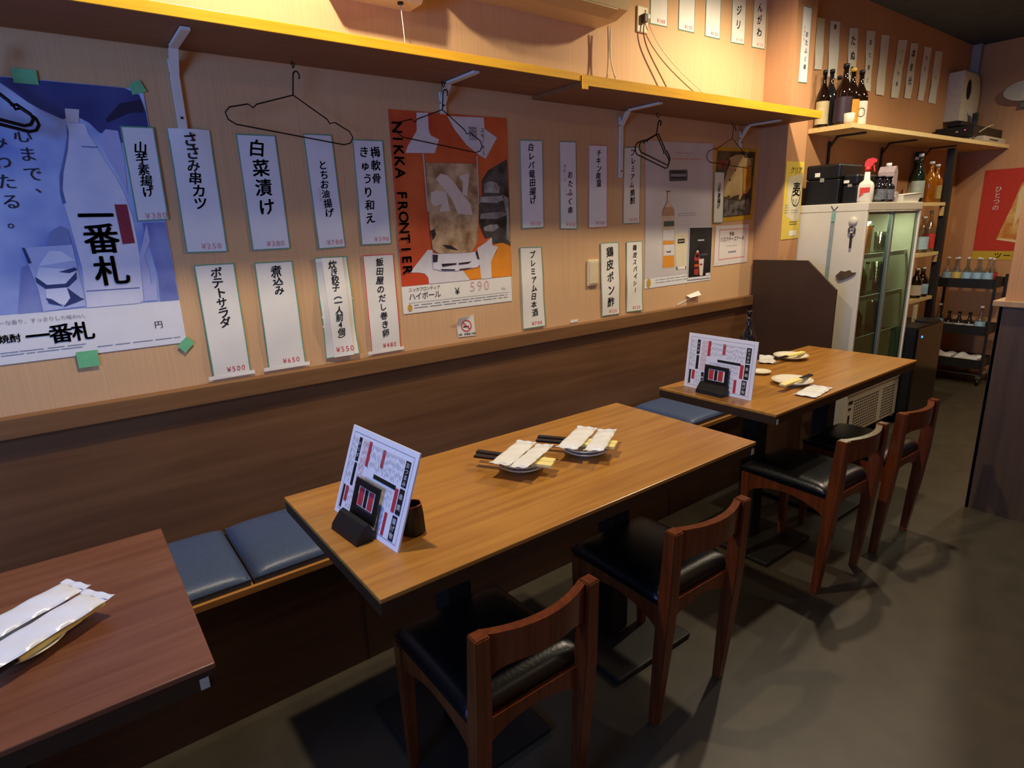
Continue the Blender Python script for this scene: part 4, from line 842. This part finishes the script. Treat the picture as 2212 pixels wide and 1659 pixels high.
# ================================================================== BOTTLE CORNER
M_FR=mat('fridge_white','#d8d2c0',.4,noise=.03,nscale=10); M_PINE=wood('pine_board','#caa565','#e0c283',.5,'X',1.2); M_GREYP=mat('grey_plastic_door_frame','#6f756f',.4,noise=.05)
# ---- display fridge
X0,X1,Y0,Y1,ZT=3.682,4.44,1.553,1.985,1.472; FX_,FY_=(X0+X1)/2,(Y0+Y1)/2
t=thing('display_fridge','tall white display fridge with sliding glass doors beside the pillar','fridge',((X0+X1)/2,(Y0+Y1)/2,0)); hx,hy=(X1-X0)/2,(Y1-Y0)/2
obj('side_panel',MB().b2((-hx,-hy+.006,.06),(-hx+.03,hy,1.425)),M_FR,t); obj('side_panel',MB().b2((hx-.03,-hy+.006,.06),(hx,hy,1.425)),M_FR,t)
obj('back_panel',MB().b2((-hx+.031,hy-.03,.06),(hx-.031,hy,1.425)),mat('fridge_inner','#b9b7aa',.5,noise=.05),t)
obj('top_panel',MB().b2((-hx-.002,-hy-.004,1.426),(hx+.002,hy,ZT),.004),M_FR,t)
obj('door_jamb',MB().b2((-hx,-hy,.36),(-hx+.018,-hy+.0055,1.425)),mat('fridge_bright_trim','#ece8dc',.4,noise=.02),t); obj('door_jamb',MB().b2((hx-.018,-hy,.36),(hx,-hy+.0055,1.425)),mat('fridge_bright_trim','#ece8dc',.4),t)
obj('lower_body',MB().b2((-hx+.031,-hy+.02,.06),(hx-.031,hy-.031,.358)),M_FR,t)
for sx in (-1,1):
    for sy in (-1,1): obj('foot',MB().lathe([(.02,0),(.02,.06)],12,(sx*(hx-.06),sy*(hy-.06),0)),M_BLACKP,t)
g=obj('vent_grille',MB().b2((-hx+.004,-hy-.004,.08),(hx-.004,-hy+.018,.345),.004),mat('grille_cream','#d9d3bf',.4,noise=.02),t)
mb=MB()
for i in range(22):
    if i in (13,14): continue
    for j in range(11): mb.b2((-hx+.11+i*.027,-hy-.0052,.10+j*.019),(-hx+.125+i*.027,-hy-.0042,.108+j*.019))
o=obj('vent_slots',mb,M_INK,g); o['kind']='stuff'
for (a,b,c,d) in ((-hx+.03,.285,-hx+.085,.305),(-hx+.03,.25,-hx+.07,.262),(-hx+.035,.16,-hx+.06,.215)): obj('grille_opening',MB().b2((a,-hy-.0052,b),(c,-hy-.0042,d)),M_INK,g)
obj('grille_bar',MB().b2((-hx+.004,-hy-.010,.347),(hx-.004,-hy+.004,.360),.003),mat('fridge_bright_trim','#ece8dc',.4),t)
for z in (.67,.92,1.17): 
    s_=obj('glass_shelf',MB().b2((-hx+.032,-hy+.05,z-.012),(hx-.032,hy-.032,z)),glassmat('shelf_glass','#e6ece6',.1,.05),t); obj('shelf_lip',MB().b2((-hx+.032,-hy+.040,z-.016),(hx-.032,-hy+.0495,z+.010)),mat('lip_white','#efefec',.3,noise=.02),s_)
def door(x0,x1,y,name='sliding_door'):
    d=obj(name,MB().b2((x0,y,.365),(x0+.02,y+.012,1.42)).b2((x1-.02,y,.365),(x1,y+.012,1.42)).b2((x0+.0201,y,.365),(x1-.0201,y+.012,.385)).b2((x0+.0201,y,1.405),(x1-.0201,y+.012,1.42)),M_GREYP,t)
    obj('glass_pane',MB().b2((x0+.0202,y+.004,.3855),(x1-.0202,y+.008,1.4045)),glassmat('fridge_glass','#b9c4b4',.05,.02),d)
l_=lamp('fridge_fill_light','AREA',(FX_,FY_-.13,1.42),7,(1,.95,.85),.5,(0,0,0),shape='RECTANGLE',size_y=.04)  # added fill light under the fridge top, brightens the shelves and bottles
door(-hx+.019,.01,-hy+.022); door(-.01,hx-.019,-hy+.007)
FX,FY=(X0+X1)/2,(Y0+Y1)/2
M_ORB=mat('orange_carton','#c8742a',.5,noise=.1); M_GRB=mat('green_bottle_bright','#4f6a26',.15,noise=.1,coat=.4)
FB=[]
for i,(dx,z,r,h,m,l) in enumerate(((-.30,1.17,.038,.20,M_DARKG,'dark bottle on the top fridge shelf, next to the white side'),(-.21,1.17,.038,.20,M_BROWN,'brown bottle on the top fridge shelf, next to the dark one'),(-.02,1.17,.036,.17,M_CLEARG,'clear bottle on the top fridge shelf, past the orange carton'),
 (-.30,.92,.040,.21,M_GRB,'green bottle on the second fridge shelf, next to the white side'),(-.205,.92,.040,.20,M_GRB,'green bottle on the second fridge shelf, second in the row'),(-.11,.92,.040,.21,M_GRB,'green bottle on the second fridge shelf, third in the row'),(-.02,.92,.036,.20,M_CLEARG,'clear bottle with white label on the second fridge shelf'),
 (-.30,.67,.040,.21,M_DGREEN,'dark green bottle on the third fridge shelf, next to the white side'),(-.205,.67,.040,.20,M_DARKG,'dark bottle on the third fridge shelf, second in the row'),(-.11,.67,.040,.20,M_DGREEN,'dark green bottle on the third fridge shelf, third in the row'))):
    bottle('fridge_bottle',l,'bottle',(FX+dx,Y0+.115,z+.0005),r,h,m,M_CAPW if i%2 else M_BLACKP,M_PAPERW if i in (4,6,7) else None,'bottles inside the fridge')
t=thing('juice_carton','orange carton on the top fridge shelf','carton',(FX-.11,Y0+.115,1.1705)); obj('body',MB().b2((-.03,-.03,0),(.03,.03,.17),.002),M_ORB,t); obj('gable',MB().prism([(-.03,.17),(.03,.17),(0,.195)],lambda a,b,t_:(a,t_-.03,b),.06),M_PAPERW,t)
mb=MB(); mb.lathe([(.030,0),(.036,.085),(.034,.085),(.028,.004),(.0001,.004)],18); tm=mb.mesh('tumbler'); tm.materials.append(glassmat('tumbler_glass','#d5d9cf',.25,.08))
for z0,n,nm in ((1.1702,3,'top'),(.9202,6,'second'),(.6702,6,'third')):
    for i in range(n):
        o=bpy.data.objects.new('tumbler',tm); COL.objects.link(o); o.location=(FX+.12,Y0+.115,z0+i*.022); tag(o,f'clear tumbler in the stack on the {nm} fridge shelf','tumbler','stacked tumblers in the fridge')
# ---- things on the fridge side
t=thing('lanyard_strap','grey-blue strap hanging on the white fridge side','strap',(X0-.0005,1.735,1.435))
def strap(u,v,o): return Vector((-.002-(.0015 if o else 0)-.003*math.sin(v*3),(u-.5)*.022+.006*v,-.49*v))
obj('band',MB().slab(strap,2,14,.001,True),mat('strap_grey','#8d9a98',.6,noise=.08),t); obj('clip',MB().b2((-.008,-.009,-.065),(-.0036,.009,-.010),.002),mat('strap_green','#7fae9c',.5,noise=.05),t); obj('knot',MB().tube([(-.004,-.02,.022),(-.004,0,.0),(-.004,.018,.026)],.002,6),M_WIRE,t)
t=thing('bottle_opener','dark bottle opener hanging from a white magnet hook on the fridge','bottle opener',(X0-.0005,1.622,1.372))
obj('magnet_hook',MB().lathe([(.024,0),(.024,.006),(.018,.012),(.0001,.013)],20),M_FR,t); t.children[-1].rotation_euler=(0,R(-90),0)
ringp=[(-.010,.018*math.cos(a),-.050+.020*math.sin(a)) for a in [2*math.pi*i/16 for i in range(16)]]; obj('ring',MB().tube(ringp,.004,6,True),mat('opener_steel','#5d5a55',.3,metal=.8,noise=.1),t); obj('handle',MB().box((-.010,0,-.108),(.006,.013,.082),bev=.002),mat('opener_dark','#2c2622',.4,noise=.1),t)
o=obj('fish_opener',MB().prism([(0,0),(.028,.030),(.050,.026),(.075,.036),(.090,.022),(.112,.024),(.100,.010),(.078,-.004),(.040,-.022),(.018,-.026)],lambda a,b,t_:(-t_,-a,b),.008),mat('brown_opener','#5a4630',.5,noise=.25,nscale=60),None,(X0-.0008,1.688,1.062)); tag(o,'brown fish-shaped magnet on the white fridge side','magnet')
# ---- on top of the fridge
ZF=ZT+.0005
def crate(x0,x1,y0,y1,h,label):
    cx,cy=(x0+x1)/2,(y0+y1)/2; t=thing('storage_box',label,'box',(cx,cy,ZF),0,'black boxes on the fridge'); a,b=(x1-x0)/2,(y1-y0)/2
    obj('box_body',MB().b2((-a,-b,0),(a,b,h*.62),.006),M_BLACKP,t); l=obj('lid',MB().b2((-a-.003,-b-.003,h*.625),(a+.003,b+.003,h),.012),M_BLACKP,t)
    obj('latch',MB().b2((-a-.006,-.012,h*.56),(-a-.0032,.012,h*.66),.001),mat('latch_grey','#8f8a80',.4,noise=.05),t); obj('label_sticker',MB().b2((-a-.0040,b*.15,h*.70),(-a-.0031,b*.15+.03,h*.80)),M_PAPERW,l); return t
crate(3.705,3.98,1.735,1.93,.225,'larger black plastic box on the fridge by the pillar'); crate(3.735,3.97,1.645,1.725,.16,'smaller black plastic box on the fridge behind the spray bottle')
t=thing('spray_bottle','white cleaning spray bottle with red trigger on the fridge','spray bottle',(3.722,1.592,ZF),R(-67))
def sp(u,v,o): return Vector((0,0,0))
mb=MB(); 
for (zz,wx,wy) in ((0,0,0),): pass
rg=[]
for zz,wx,wy in ((0,.036,.022),(.01,.040,.025),(.085,.040,.025),(.105,.034,.022),(.12,.016,.015),(.165,.013,.013)):
    rg.append([mb.bm.verts.new((wx*math.copysign(abs(math.cos(a))**.6,math.cos(a)),wy*math.copysign(abs(math.sin(a))**.6,math.sin(a)),zz)) for a in [2*math.pi*i/20 for i in range(20)]])
for a,b in zip(rg,rg[1:]):
    for i in range(20): f=mb.bm.faces.new((a[i],a[(i+1)%20],b[(i+1)%20],b[i])); f.smooth=True
mb.bm.faces.new(rg[0][::-1]); mb.bm.faces.new(rg[-1]); obj('bottle_body',mb,mat('milky_plastic','#e1dccb',.35,noise=.03),t)
obj('trigger_head',MB().lathe([(.016,.166),(.016,.190)],16).prism([(-.018,.190),(.016,.190),(.030,.212),(.040,.214),(.040,.226),(.020,.236),(-.006,.232),(-.018,.215)],lambda a,b,t_:(a,t_-.012,b),.024).prism([(.022,.200),(.030,.200),(.036,.165),(.030,.163)],lambda a,b,t_:(a,t_-.006,b),.012),mat('red_plastic','#d63a30',.35,noise=.05),t)
obj('label_print',MB().prism([(-.030,.045),(.020,.055),(.020,.080),(-.030,.080)],lambda a,b,t_:(a,-.0252-t_,b),.0006).prism([(-.030,.03),(-.005,.045),(-.030,.045)],lambda a,b,t_:(a,-.0252-t_,b),.0006),mat('red_label','#d2442e',.5,noise=.1),t)
for x,l in ((3.905,'dark jar with printed label on the fridge, beside the spray bottle'),(4.005,'dark jar with printed label on the fridge, farther from the spray bottle')):
    bottle('dark_jar',l,'jar',(x,1.598,ZF),.042,.145,M_DARKG,M_BLACKP,mat('grey_label','#6c7078',.5,noise=.3,nscale=90),'dark jars on the fridge',.62,.55,(.1,.5))
t=thing('drink_carton','pale mauve drink carton with gable top on the fridge','carton',(4.345,1.735,ZF),R(8)); obj('body',MB().b2((-.048,-.045,0),(.048,.045,.185),.003),mat('mauve_carton','#a8979c',.5,noise=.06),t); obj('gable',MB().prism([(-.048,.186),(.048,.186),(.012,.225),(-.012,.225)],lambda a,b,t_:(a,t_-.045,b),.09),mat('mauve_carton','#a8979c',.5),t); obj('screw_cap',MB().lathe([(.016,.222),(.016,.245)],14),M_CAPW,t)
t=thing('paper_tray','white folded paper tray on the fridge corner','tray',(4.305,1.602,ZF),R(-4)); mb=MB()
a=[mb.bm.verts.new(p) for p in ((-.095,-.03,0),(.10,-.03,0),(.10,.03,0),(-.095,.03,0))]; b=[mb.bm.verts.new(p) for p in ((-.115,-.04,.042),(.115,-.04,.055),(.115,.04,.055),(-.115,.04,.042))]
mb.bm.faces.new(a[::-1])
for i in range(4): mb.bm.faces.new((a[i],a[(i+1)%4],b[(i+1)%4],b[i]))
o=obj('tray_body',mb,M_PAPERW,t); md=o.modifiers.new('th','SOLIDIFY'); md.thickness=.002; obj('rim',MB().tube([(-.115,-.04,.042),(.115,-.04,.055),(.115,.04,.055),(-.115,.04,.042)],.002,6,True),M_PAPERW,t)
tag(obj('small_white_box',MB().b2((-.02,-.02,0),(.02,.02,.06),.003),mat('pale_lilac_box','#b7adb0',.5,noise=.04),None,(4.115,1.60,ZF)),'small pale box between the dark jars and paper tray','box')

# ---- pine shelf with sake bottles
t=thing('pine_shelf','pale pine wall shelf holding sake bottles past the pillar','shelf',(0,0,1.894)); mb=MB(); mb.prism([(3.81,1.999),(3.81,1.742),(6.395,1.668),(6.395,1.999)],lambda a,b,t_:(a,b,t_),.027); obj('board',mb,M_PINE,t)
mb=MB(); mb.prism([(3.809,1.7415),(3.809,1.7395),(6.395,1.6655),(6.395,1.6675)],lambda a,b,t_:(a,b,t_+.0005),.026); obj('front_edge',mb,mat('pine_edge','#e3c98c',.5,noise=.08,nscale=20,stretch=(1,8,8)),t)
for x,l in ((4.08,'black shelf bracket nearest the pillar under the pine shelf'),(4.85,'black shelf bracket in the middle under the pine shelf'),(5.60,'black shelf bracket nearest the far wall under the pine shelf')): bracket(x,.26,l,mat('black_bracket','#1a1816',.5,noise=.1),W2,1.893,.22,.022,gr='black shelf brackets')
ZS=1.9216
def lab(c): return mat('label_'+c.strip('#'),c,.55,noise=.12,nscale=40)
for (x,y,r,h,m,cp,lb,l) in ((3.862,1.952,.037,.32,M_BROWN,M_BLACKP,lab('#c8b98a'),'slim brown sake bottle with cream label at the shelf end'),(3.952,1.955,.040,.335,M_DARKG,M_BLACKP,None,'dark plain bottle in the back row beside the slim brown one'),(4.050,1.955,.040,.31,M_CLEARG,M_BLACKP,lab('#cfcabb'),'clear bottle with dark cap in the back row'),
 (3.890,1.845,.048,.335,M_BROWN,M_BLACKP,lab('#2b1c28'),'big brown sake bottle with dark purple label in the front row'),(3.996,1.850,.046,.325,M_BROWN,mat('gold_cap','#c9a13e',.4,noise=.05),lab('#c98f2e'),'brown sake bottle with orange-gold label'),(4.100,1.848,.046,.325,M_BROWN,M_BLACKP,lab('#d8d3c2'),'brown sake bottle with white label and ring mark')):
    bt=bottle('sake_bottle',l,'bottle',(x,y,ZS),r,h,m,cp,lb,'sake bottles on the pine shelf',.56,.30,(.06,.46))
    if 'ring mark' in l:
        mk=MB(); rr=r*1.02
        for i in range(28):
            a0=2*math.pi*i/28; a1=2*math.pi*(i+1)/28
            q=[]
            for a,k_ in ((a0,.024),(a1,.024),(a1,.0195),(a0,.0195)):
                th=-2.35+k_*math.cos(a)/rr; q.append((rr*math.cos(th),rr*math.sin(th),h*.26+k_*math.sin(a)*1.1))
            mk.poly(q)
        for dz in (.008,-.004,-.012):
            q=[]
            for th,z in ((-2.6,0),(-2.1,0),(-2.1,.004),(-2.6,.004)): q.append((rr*math.cos(th),rr*math.sin(th),h*.26+dz+z))
            mk.poly(q)
        obj('ring_print',mk,mat('brown_print','#4a3a22',.6,noise=.1),bt)
t=thing('small_cup','small pale cup with pattern at the shelf end','cup',(3.848,1.782,ZS)); obj('cup_body',MB().lathe([(.022,0),(.028,.01),(.030,.055),(.028,.055),(.026,.012),(.0001,.01)],18),mat('pale_cup','#cfc8ae',.3,noise=.2,nscale=60),t); obj('rim',MB().tube([(.029*math.cos(2*math.pi*i/18),.029*math.sin(2*math.pi*i/18),.0555) for i in range(18)],.0015,6,True),M_CERAMIC,t)
# electronics at the far end of the pine shelf
t=thing('stereo_unit','black stereo unit on the far end of the pine shelf','stereo',(6.02,1.83,ZS)); obj('case',MB().b2((-.30,-.11,.042),(.355,.15,.115),.006),M_BLACKP,t); obj('face_knob',MB().lathe([(.012,0),(.010,.012)],12,(-.31,0,.07)),M_CHROME,t); obj('power_led',MB().box((-.3008,-.05,.085),(.003,.008,.006)),mat('led_red','#ff5fa0',.4,emit=('#ff4f90',1.2)),t)
t2=thing('disc_player','pale grey flat player with dark slot below the stereo','player',(6.10,1.80,ZS)); obj('case',MB().b2((-.28,-.12,0),(.24,.16,.040),.004),mat('player_grey','#b9b19c',.4,noise=.04),t2); obj('disc_slot',MB().b2((-.15,-.1215,.014),(.05,-.1201,.022)),M_INK,t2); obj('end_cap',MB().b2((.2405,-.11,.002),(.26,.15,.038)),M_CHROME,t2)
t=thing('handset_box','dark upright handset standing on the stereo','handset',(6.13,1.85,ZS+.1155),R(15)); obj('case',MB().b2((-.035,-.02,0),(.035,.02,.13),.006),mat('dark_olive_plastic','#25251c',.5,noise=.1),t); obj('screen',MB().b2((-.0362,-.015,.07),(-.0352,.015,.115)),M_INK,t)
tag(obj('black_pouch',MB().b2((-.10,-.05,0),(.10,.06,.045),.015),M_BLACKP,None,(5.86,1.86,ZS+.1155)),'soft black pouch lying on the stereo','pouch')
cord(bez((5.74,1.76,ZS+.004),(5.85,1.70,ZS+.10),(6.0,1.69,ZS+.135),(6.10,1.71,ZS+.13)),.003,mat('pale_cable','#d8cfae',.5,noise=.05),'pale cable arching over the front of the stereo')
# white wall fan / heater
t=thing('wall_heater','rounded white wall-mounted fan heater above the stereo','heater',(6.10,W2,2.105)); 
out=[(-.19,0),(.10,0)]+[(.10+.10*math.sin(a),.18-.18*math.cos(a)) for a in [math.pi*i/10 for i in range(1,10)]]+[(.10,.36),(-.19,.36)]
obj('case',MB().prism(out,lambda a,b,t_:(a,-t_-.001,b),.105),mat('aged_white_plastic','#c9c1aa',.5,noise=.06),t); obj('air_opening',MB().prism([(-.06+.05*math.cos(a),.235+.075*math.sin(a)) for a in [2*math.pi*i/20 for i in range(20)]],lambda a,b,t_:(a,-.1061-t_,b),.001),M_INK,t); obj('dial',MB().prism([(.0+.035*math.cos(a),.08+.035*math.sin(a)) for a in [2*math.pi*i/20 for i in range(20)]],lambda a,b,t_:(a,-.1061-t_,b),.012),mat('aged_white_plastic','#c9c1aa',.5),t)
t=thing('wall_speaker','white oval speaker on the far wall','speaker',(XF,1.60,2.315)); obj('oval_shell',MB().prism([(.15*math.cos(a),.075*math.sin(a)) for a in [2*math.pi*i/28 for i in range(28)]],lambda a,b,t_:(-t_-.001,a,b),.05),mat('aged_white_plastic','#c9c1aa',.5),t); obj('mount',MB().b2((-.03,-.03,-.12),(-.001,.03,-.07)),M_GREYP,t)
o=obj('ceiling_globe',MB().lathe([(.0001,-.03)]+[(.03*math.cos(a),.03*math.sin(a)) for a in [math.pi*(i/8-.5) for i in range(1,8)]]+[(.0001,.03)],16),mat('pale_green_globe','#b9c2a0',.4,noise=.05),None,(6.30,1.90,ZS+.0305)); tag(o,'small pale round ornament behind the handset','ornament')

# ---- pine rack with bottles
t=thing('bottle_rack','pine shelf rack with dark post, between fridge and trolley','rack',(5.19,1.86,0))
for z in (.35,.78,1.117,1.477):
    b_=obj('rack_shelf',MB().b2((-.255,-.115,z-.022),(.235,.115,z)),M_PINE,t); obj('shelf_front',MB().b2((-.255,-.1165,z-.024),(.235,-.1152,z+.0005)),MATS['pine_edge'],b_)
obj('rack_post',MB().b2((.236,-.13,0),(.285,-.08,1.86)),mat('black_post','#191714',.5,noise=.1),t); obj('rack_post',MB().b2((.236,.08,0),(.285,.13,1.86)),mat('black_post','#191714',.5),t); obj('rack_side',MB().b2((-.28,-.115,0),(-.256,.115,1.477)),M_PINE,t)
for z in (.80,1.14): obj('corner_brace',MB().prism([(.235,z+.24),(.205,z+.24),(.195,z+.30),(.235,z+.31)],lambda a,b,t_:(a,-.114+t_,b),.02),M_PINE,t)
M_BLUEL=lab('#9fc0cf')
for (x,y,z,r,h,m,cp,lb,l) in ((5.02,1.80,1.4775,.042,.33,M_DGREEN,M_CAPW,lab('#9aa79a'),'dark green bottle with white cap on the rack top'),(5.12,1.86,1.4775,.040,.32,M_DGREEN,M_CAPW,lab('#a8a290'),'dark green bottle with pale label on the rack top, farther back'),(5.23,1.80,1.4775,.046,.285,M_AMBER,M_CAPW,None,'amber liquor bottle on the rack top beside the green bottles'),(5.345,1.80,1.4775,.044,.27,M_AMBER,M_CAPW,lab('#a08a52'),'amber liquor bottle with label on the rack top, by the dark post'),
 (5.20,1.79,1.1175,.044,.26,M_CLEARG,M_CAPW,M_BLUEL,'clear bottle with blue label on the rack, under the amber bottles'),(5.33,1.79,1.1175,.040,.30,M_CLEARG,M_CAPW,lab('#c83a34'),'clear tall bottle with red label on the rack'),
 (5.20,1.79,.7805,.042,.22,M_BROWN,M_CAPW,lab('#d9d6cc'),'brown bottle with white neck band on the lower rack shelf'),(5.32,1.79,.7805,.044,.22,M_BROWN,M_CAPW,M_BLUEL,'brown bottle with blue label on the lower rack shelf')):
    bottle('rack_bottle',l,'bottle',(x,y,z),r,h,m,cp,lb,'bottles on the pine rack',.58,.32,(.10,.45))
# ---- black wine cooler
t=thing('wine_cooler','black cooler box with blue light between fridge and rack','cooler',(4.68,1.72,0)); obj('cabinet',MB().b2((-.22,-.225,.02),(.22,.225,.675),.004),M_BLACKP,t); obj('door',MB().b2((-.219,-.240,.04),(.219,-.2255,.665),.003),mat('black_gloss','#0d0d0f',.15,noise=.05),t); obj('blue_led',MB().b2((-.155,-.2425,.600),(-.143,-.2402,.612)),mat('blue_led','#2a5cff',.3,emit=('#1e50ff',14)),t)
for sx in (-1,1): obj('foot',MB().b2((sx*.17-.02,-.2,0),(sx*.17+.02,.2,.0195)),M_BLACKP,t)
t=thing('price_card','tall cream card standing on the black cooler','card',(4.70,1.60,.6755)); obj('card_face',MB().b2((-.030,-.003,0),(.035,.003,.115)),mat('cream_card','#d8cda0',.6,noise=.04),t); obj('card_mark',MB().b2((-.005,-.0038,.012),(.010,-.0031,.020)),M_INK,t)
t=thing('tablet_panel','flat dark tablet lying on the black cooler','tablet',(4.80,1.56,.6755)); obj('slab',MB().b2((-.085,-.06,0),(.085,.06,.010),.002),M_BLACKP,t); obj('bright_rim',MB().b2((-.03,.0605,.002),(.085,.063,.010)),M_CHROME,t)
# ---- trolley
t=thing('rolling_trolley','black three-tier rolling trolley full of bottles by the far wall','trolley',(6.08,1.70,0),0); M_TRO=mat('trolley_black','#1b1917',.5,noise=.08)
for z in (.14,.42,.80):
    tr=obj('tray',MB().b2((-.15,-.20,z),(.15,.20,z+.006)),M_TRO,t)
    for a,b in (((-.15,-.20,z+.0062),(-.143,.20,z+.075)),((.143,-.20,z+.0062),(.15,.20,z+.075)),((-.1428,-.20,z+.0062),(.1428,-.193,z+.075)),((-.1428,.193,z+.0062),(.1428,.20,z+.075))): obj('tray_wall',MB().b2(a,b),M_TRO,tr)
for sx in (-1,1):
    for sy in (-1,1):
        obj('upright',MB().b2((sx*.135-.009,sy*.212-.009,.085),(sx*.135+.009,sy*.212+.009,.90)),M_TRO,t)
        c=obj('caster',MB().lathe([(.028,-.010),(.028,.010)],16),M_BLACKP,t,(sx*.13,sy*.20,.028),(R(90),0,0)); obj('caster_fork',MB().b2((sx*.13-.012,sy*.20-.016,.058),(sx*.13+.012,sy*.20+.016,.085)),M_CHROME,t)
obj('base_rail',MB().b2((-.15,-.20,.086),(.15,.20,.095)),M_CHROME,t)
TN=['nearest the partition side','second from the partition side','third from the partition side','fourth from the partition side','nearest the dark post']
for i in range(5):
    y=1.56+i*.070
    bottle('tonic_bottle','clear bottle on the upper trolley tray, '+TN[i],'bottle',(5.985,y,.8065),.036,.235,M_CLEARG,M_CAPW,M_BLUEL if i!=3 else lab('#c9b25a'),'bottles on the upper trolley tray',.5,.30,(.12,.5))
for i in range(4):
    y=1.555+i*.085
    bottle('tonic_bottle','clear bottle on the upper trolley tray, back row, '+TN[i],'bottle',(6.075,y,.8065),.036,.225,M_CLEARG,M_CAPW,lab('#c8d6d8') if i else lab('#c0392f'),'bottles on the upper trolley tray',.5,.30,(.12,.5))
for i,(y,m,lb) in enumerate(((1.558,M_CLEARG,M_BLUEL),(1.632,M_DARKG,lab('#c9c4c0')),(1.705,M_DARKG,lab('#c9c4c0')),(1.778,M_BROWN,lab('#8d8a86')),(1.852,M_CLEARG,M_BLUEL))):
    bottle('tonic_bottle','bottle on the middle trolley tray, '+TN[i],'bottle',(5.99,y,.4265),.036,.225 if i in (0,4) else .17,m,M_CAPW if i in (0,4) else M_BLACKP,lb,'bottles on the middle trolley tray',.5,.32,(.1,.46))
for y,l,sy in ((1.61,'white plastic tub on the bottom trolley tray',.11),(1.79,'crumpled white bag on the bottom trolley tray',.10)):
    t=thing('white_tub',l,'tub',(6.03,y,.1465)); 
    mb=MB(); mb.slab(lambda u,v,o: Vector(((u-.5)*.18,(v-.5)*sy*1.55,(.075+.028*math.sin(u*5+y)*math.sin(v*6)) if o else 0)),10,10,.08); obj('bag',mb,M_PAPER,t); obj('paper_note',MB().b2((-.0935,-.05,.035),(-.0905,.05,.075)),mat('cream_card','#d8cda0',.6),t)
# ---- red poster on the far wall
def farsheet(y0,y1,z0,z1): return Sheet((XF,y0,z0),(XF,y1,z0),(XF,y0,z1),(XF,y1,z1),(-1,0,0),flat(.001))
s=farsheet(1.80,1.30,1.735,1.075); s.base('red_poster',ink('#c23a28'),2,2); tag(s.root,'red poster with golden drink picture on the far wall','poster')
s.shape('drink_print',printmat('gold_drink_print','#c77a2a','#e6bf73',12),[[(.30,.86),(.44,.45),(.52,.18),(.66,.10),(.95,.12),(.99,.88),(.6,.9)]],1); s.shape('drink_print',ink('#e9cf95'),[[(.30,.86),(.60,.90),(.60,.87),(.34,.84)],[(.5,.3),(.56,.18),(.62,.16),(.58,.5),(.50,.72)]],2)
s.vtext('lettering',M_PAPER,[('ひとつの',.22,.20,.50,.05,0)],2)
s=farsheet(1.80,1.30,1.073,1.0); s.base('yellow_strip',ink('#c9a62e'),2,2); tag(s.root,'yellow lettered strip under the red poster','sign'); s.htext('lettering',M_INK,[('ツーキン',.30,.5,.055,1,1.1)],2)
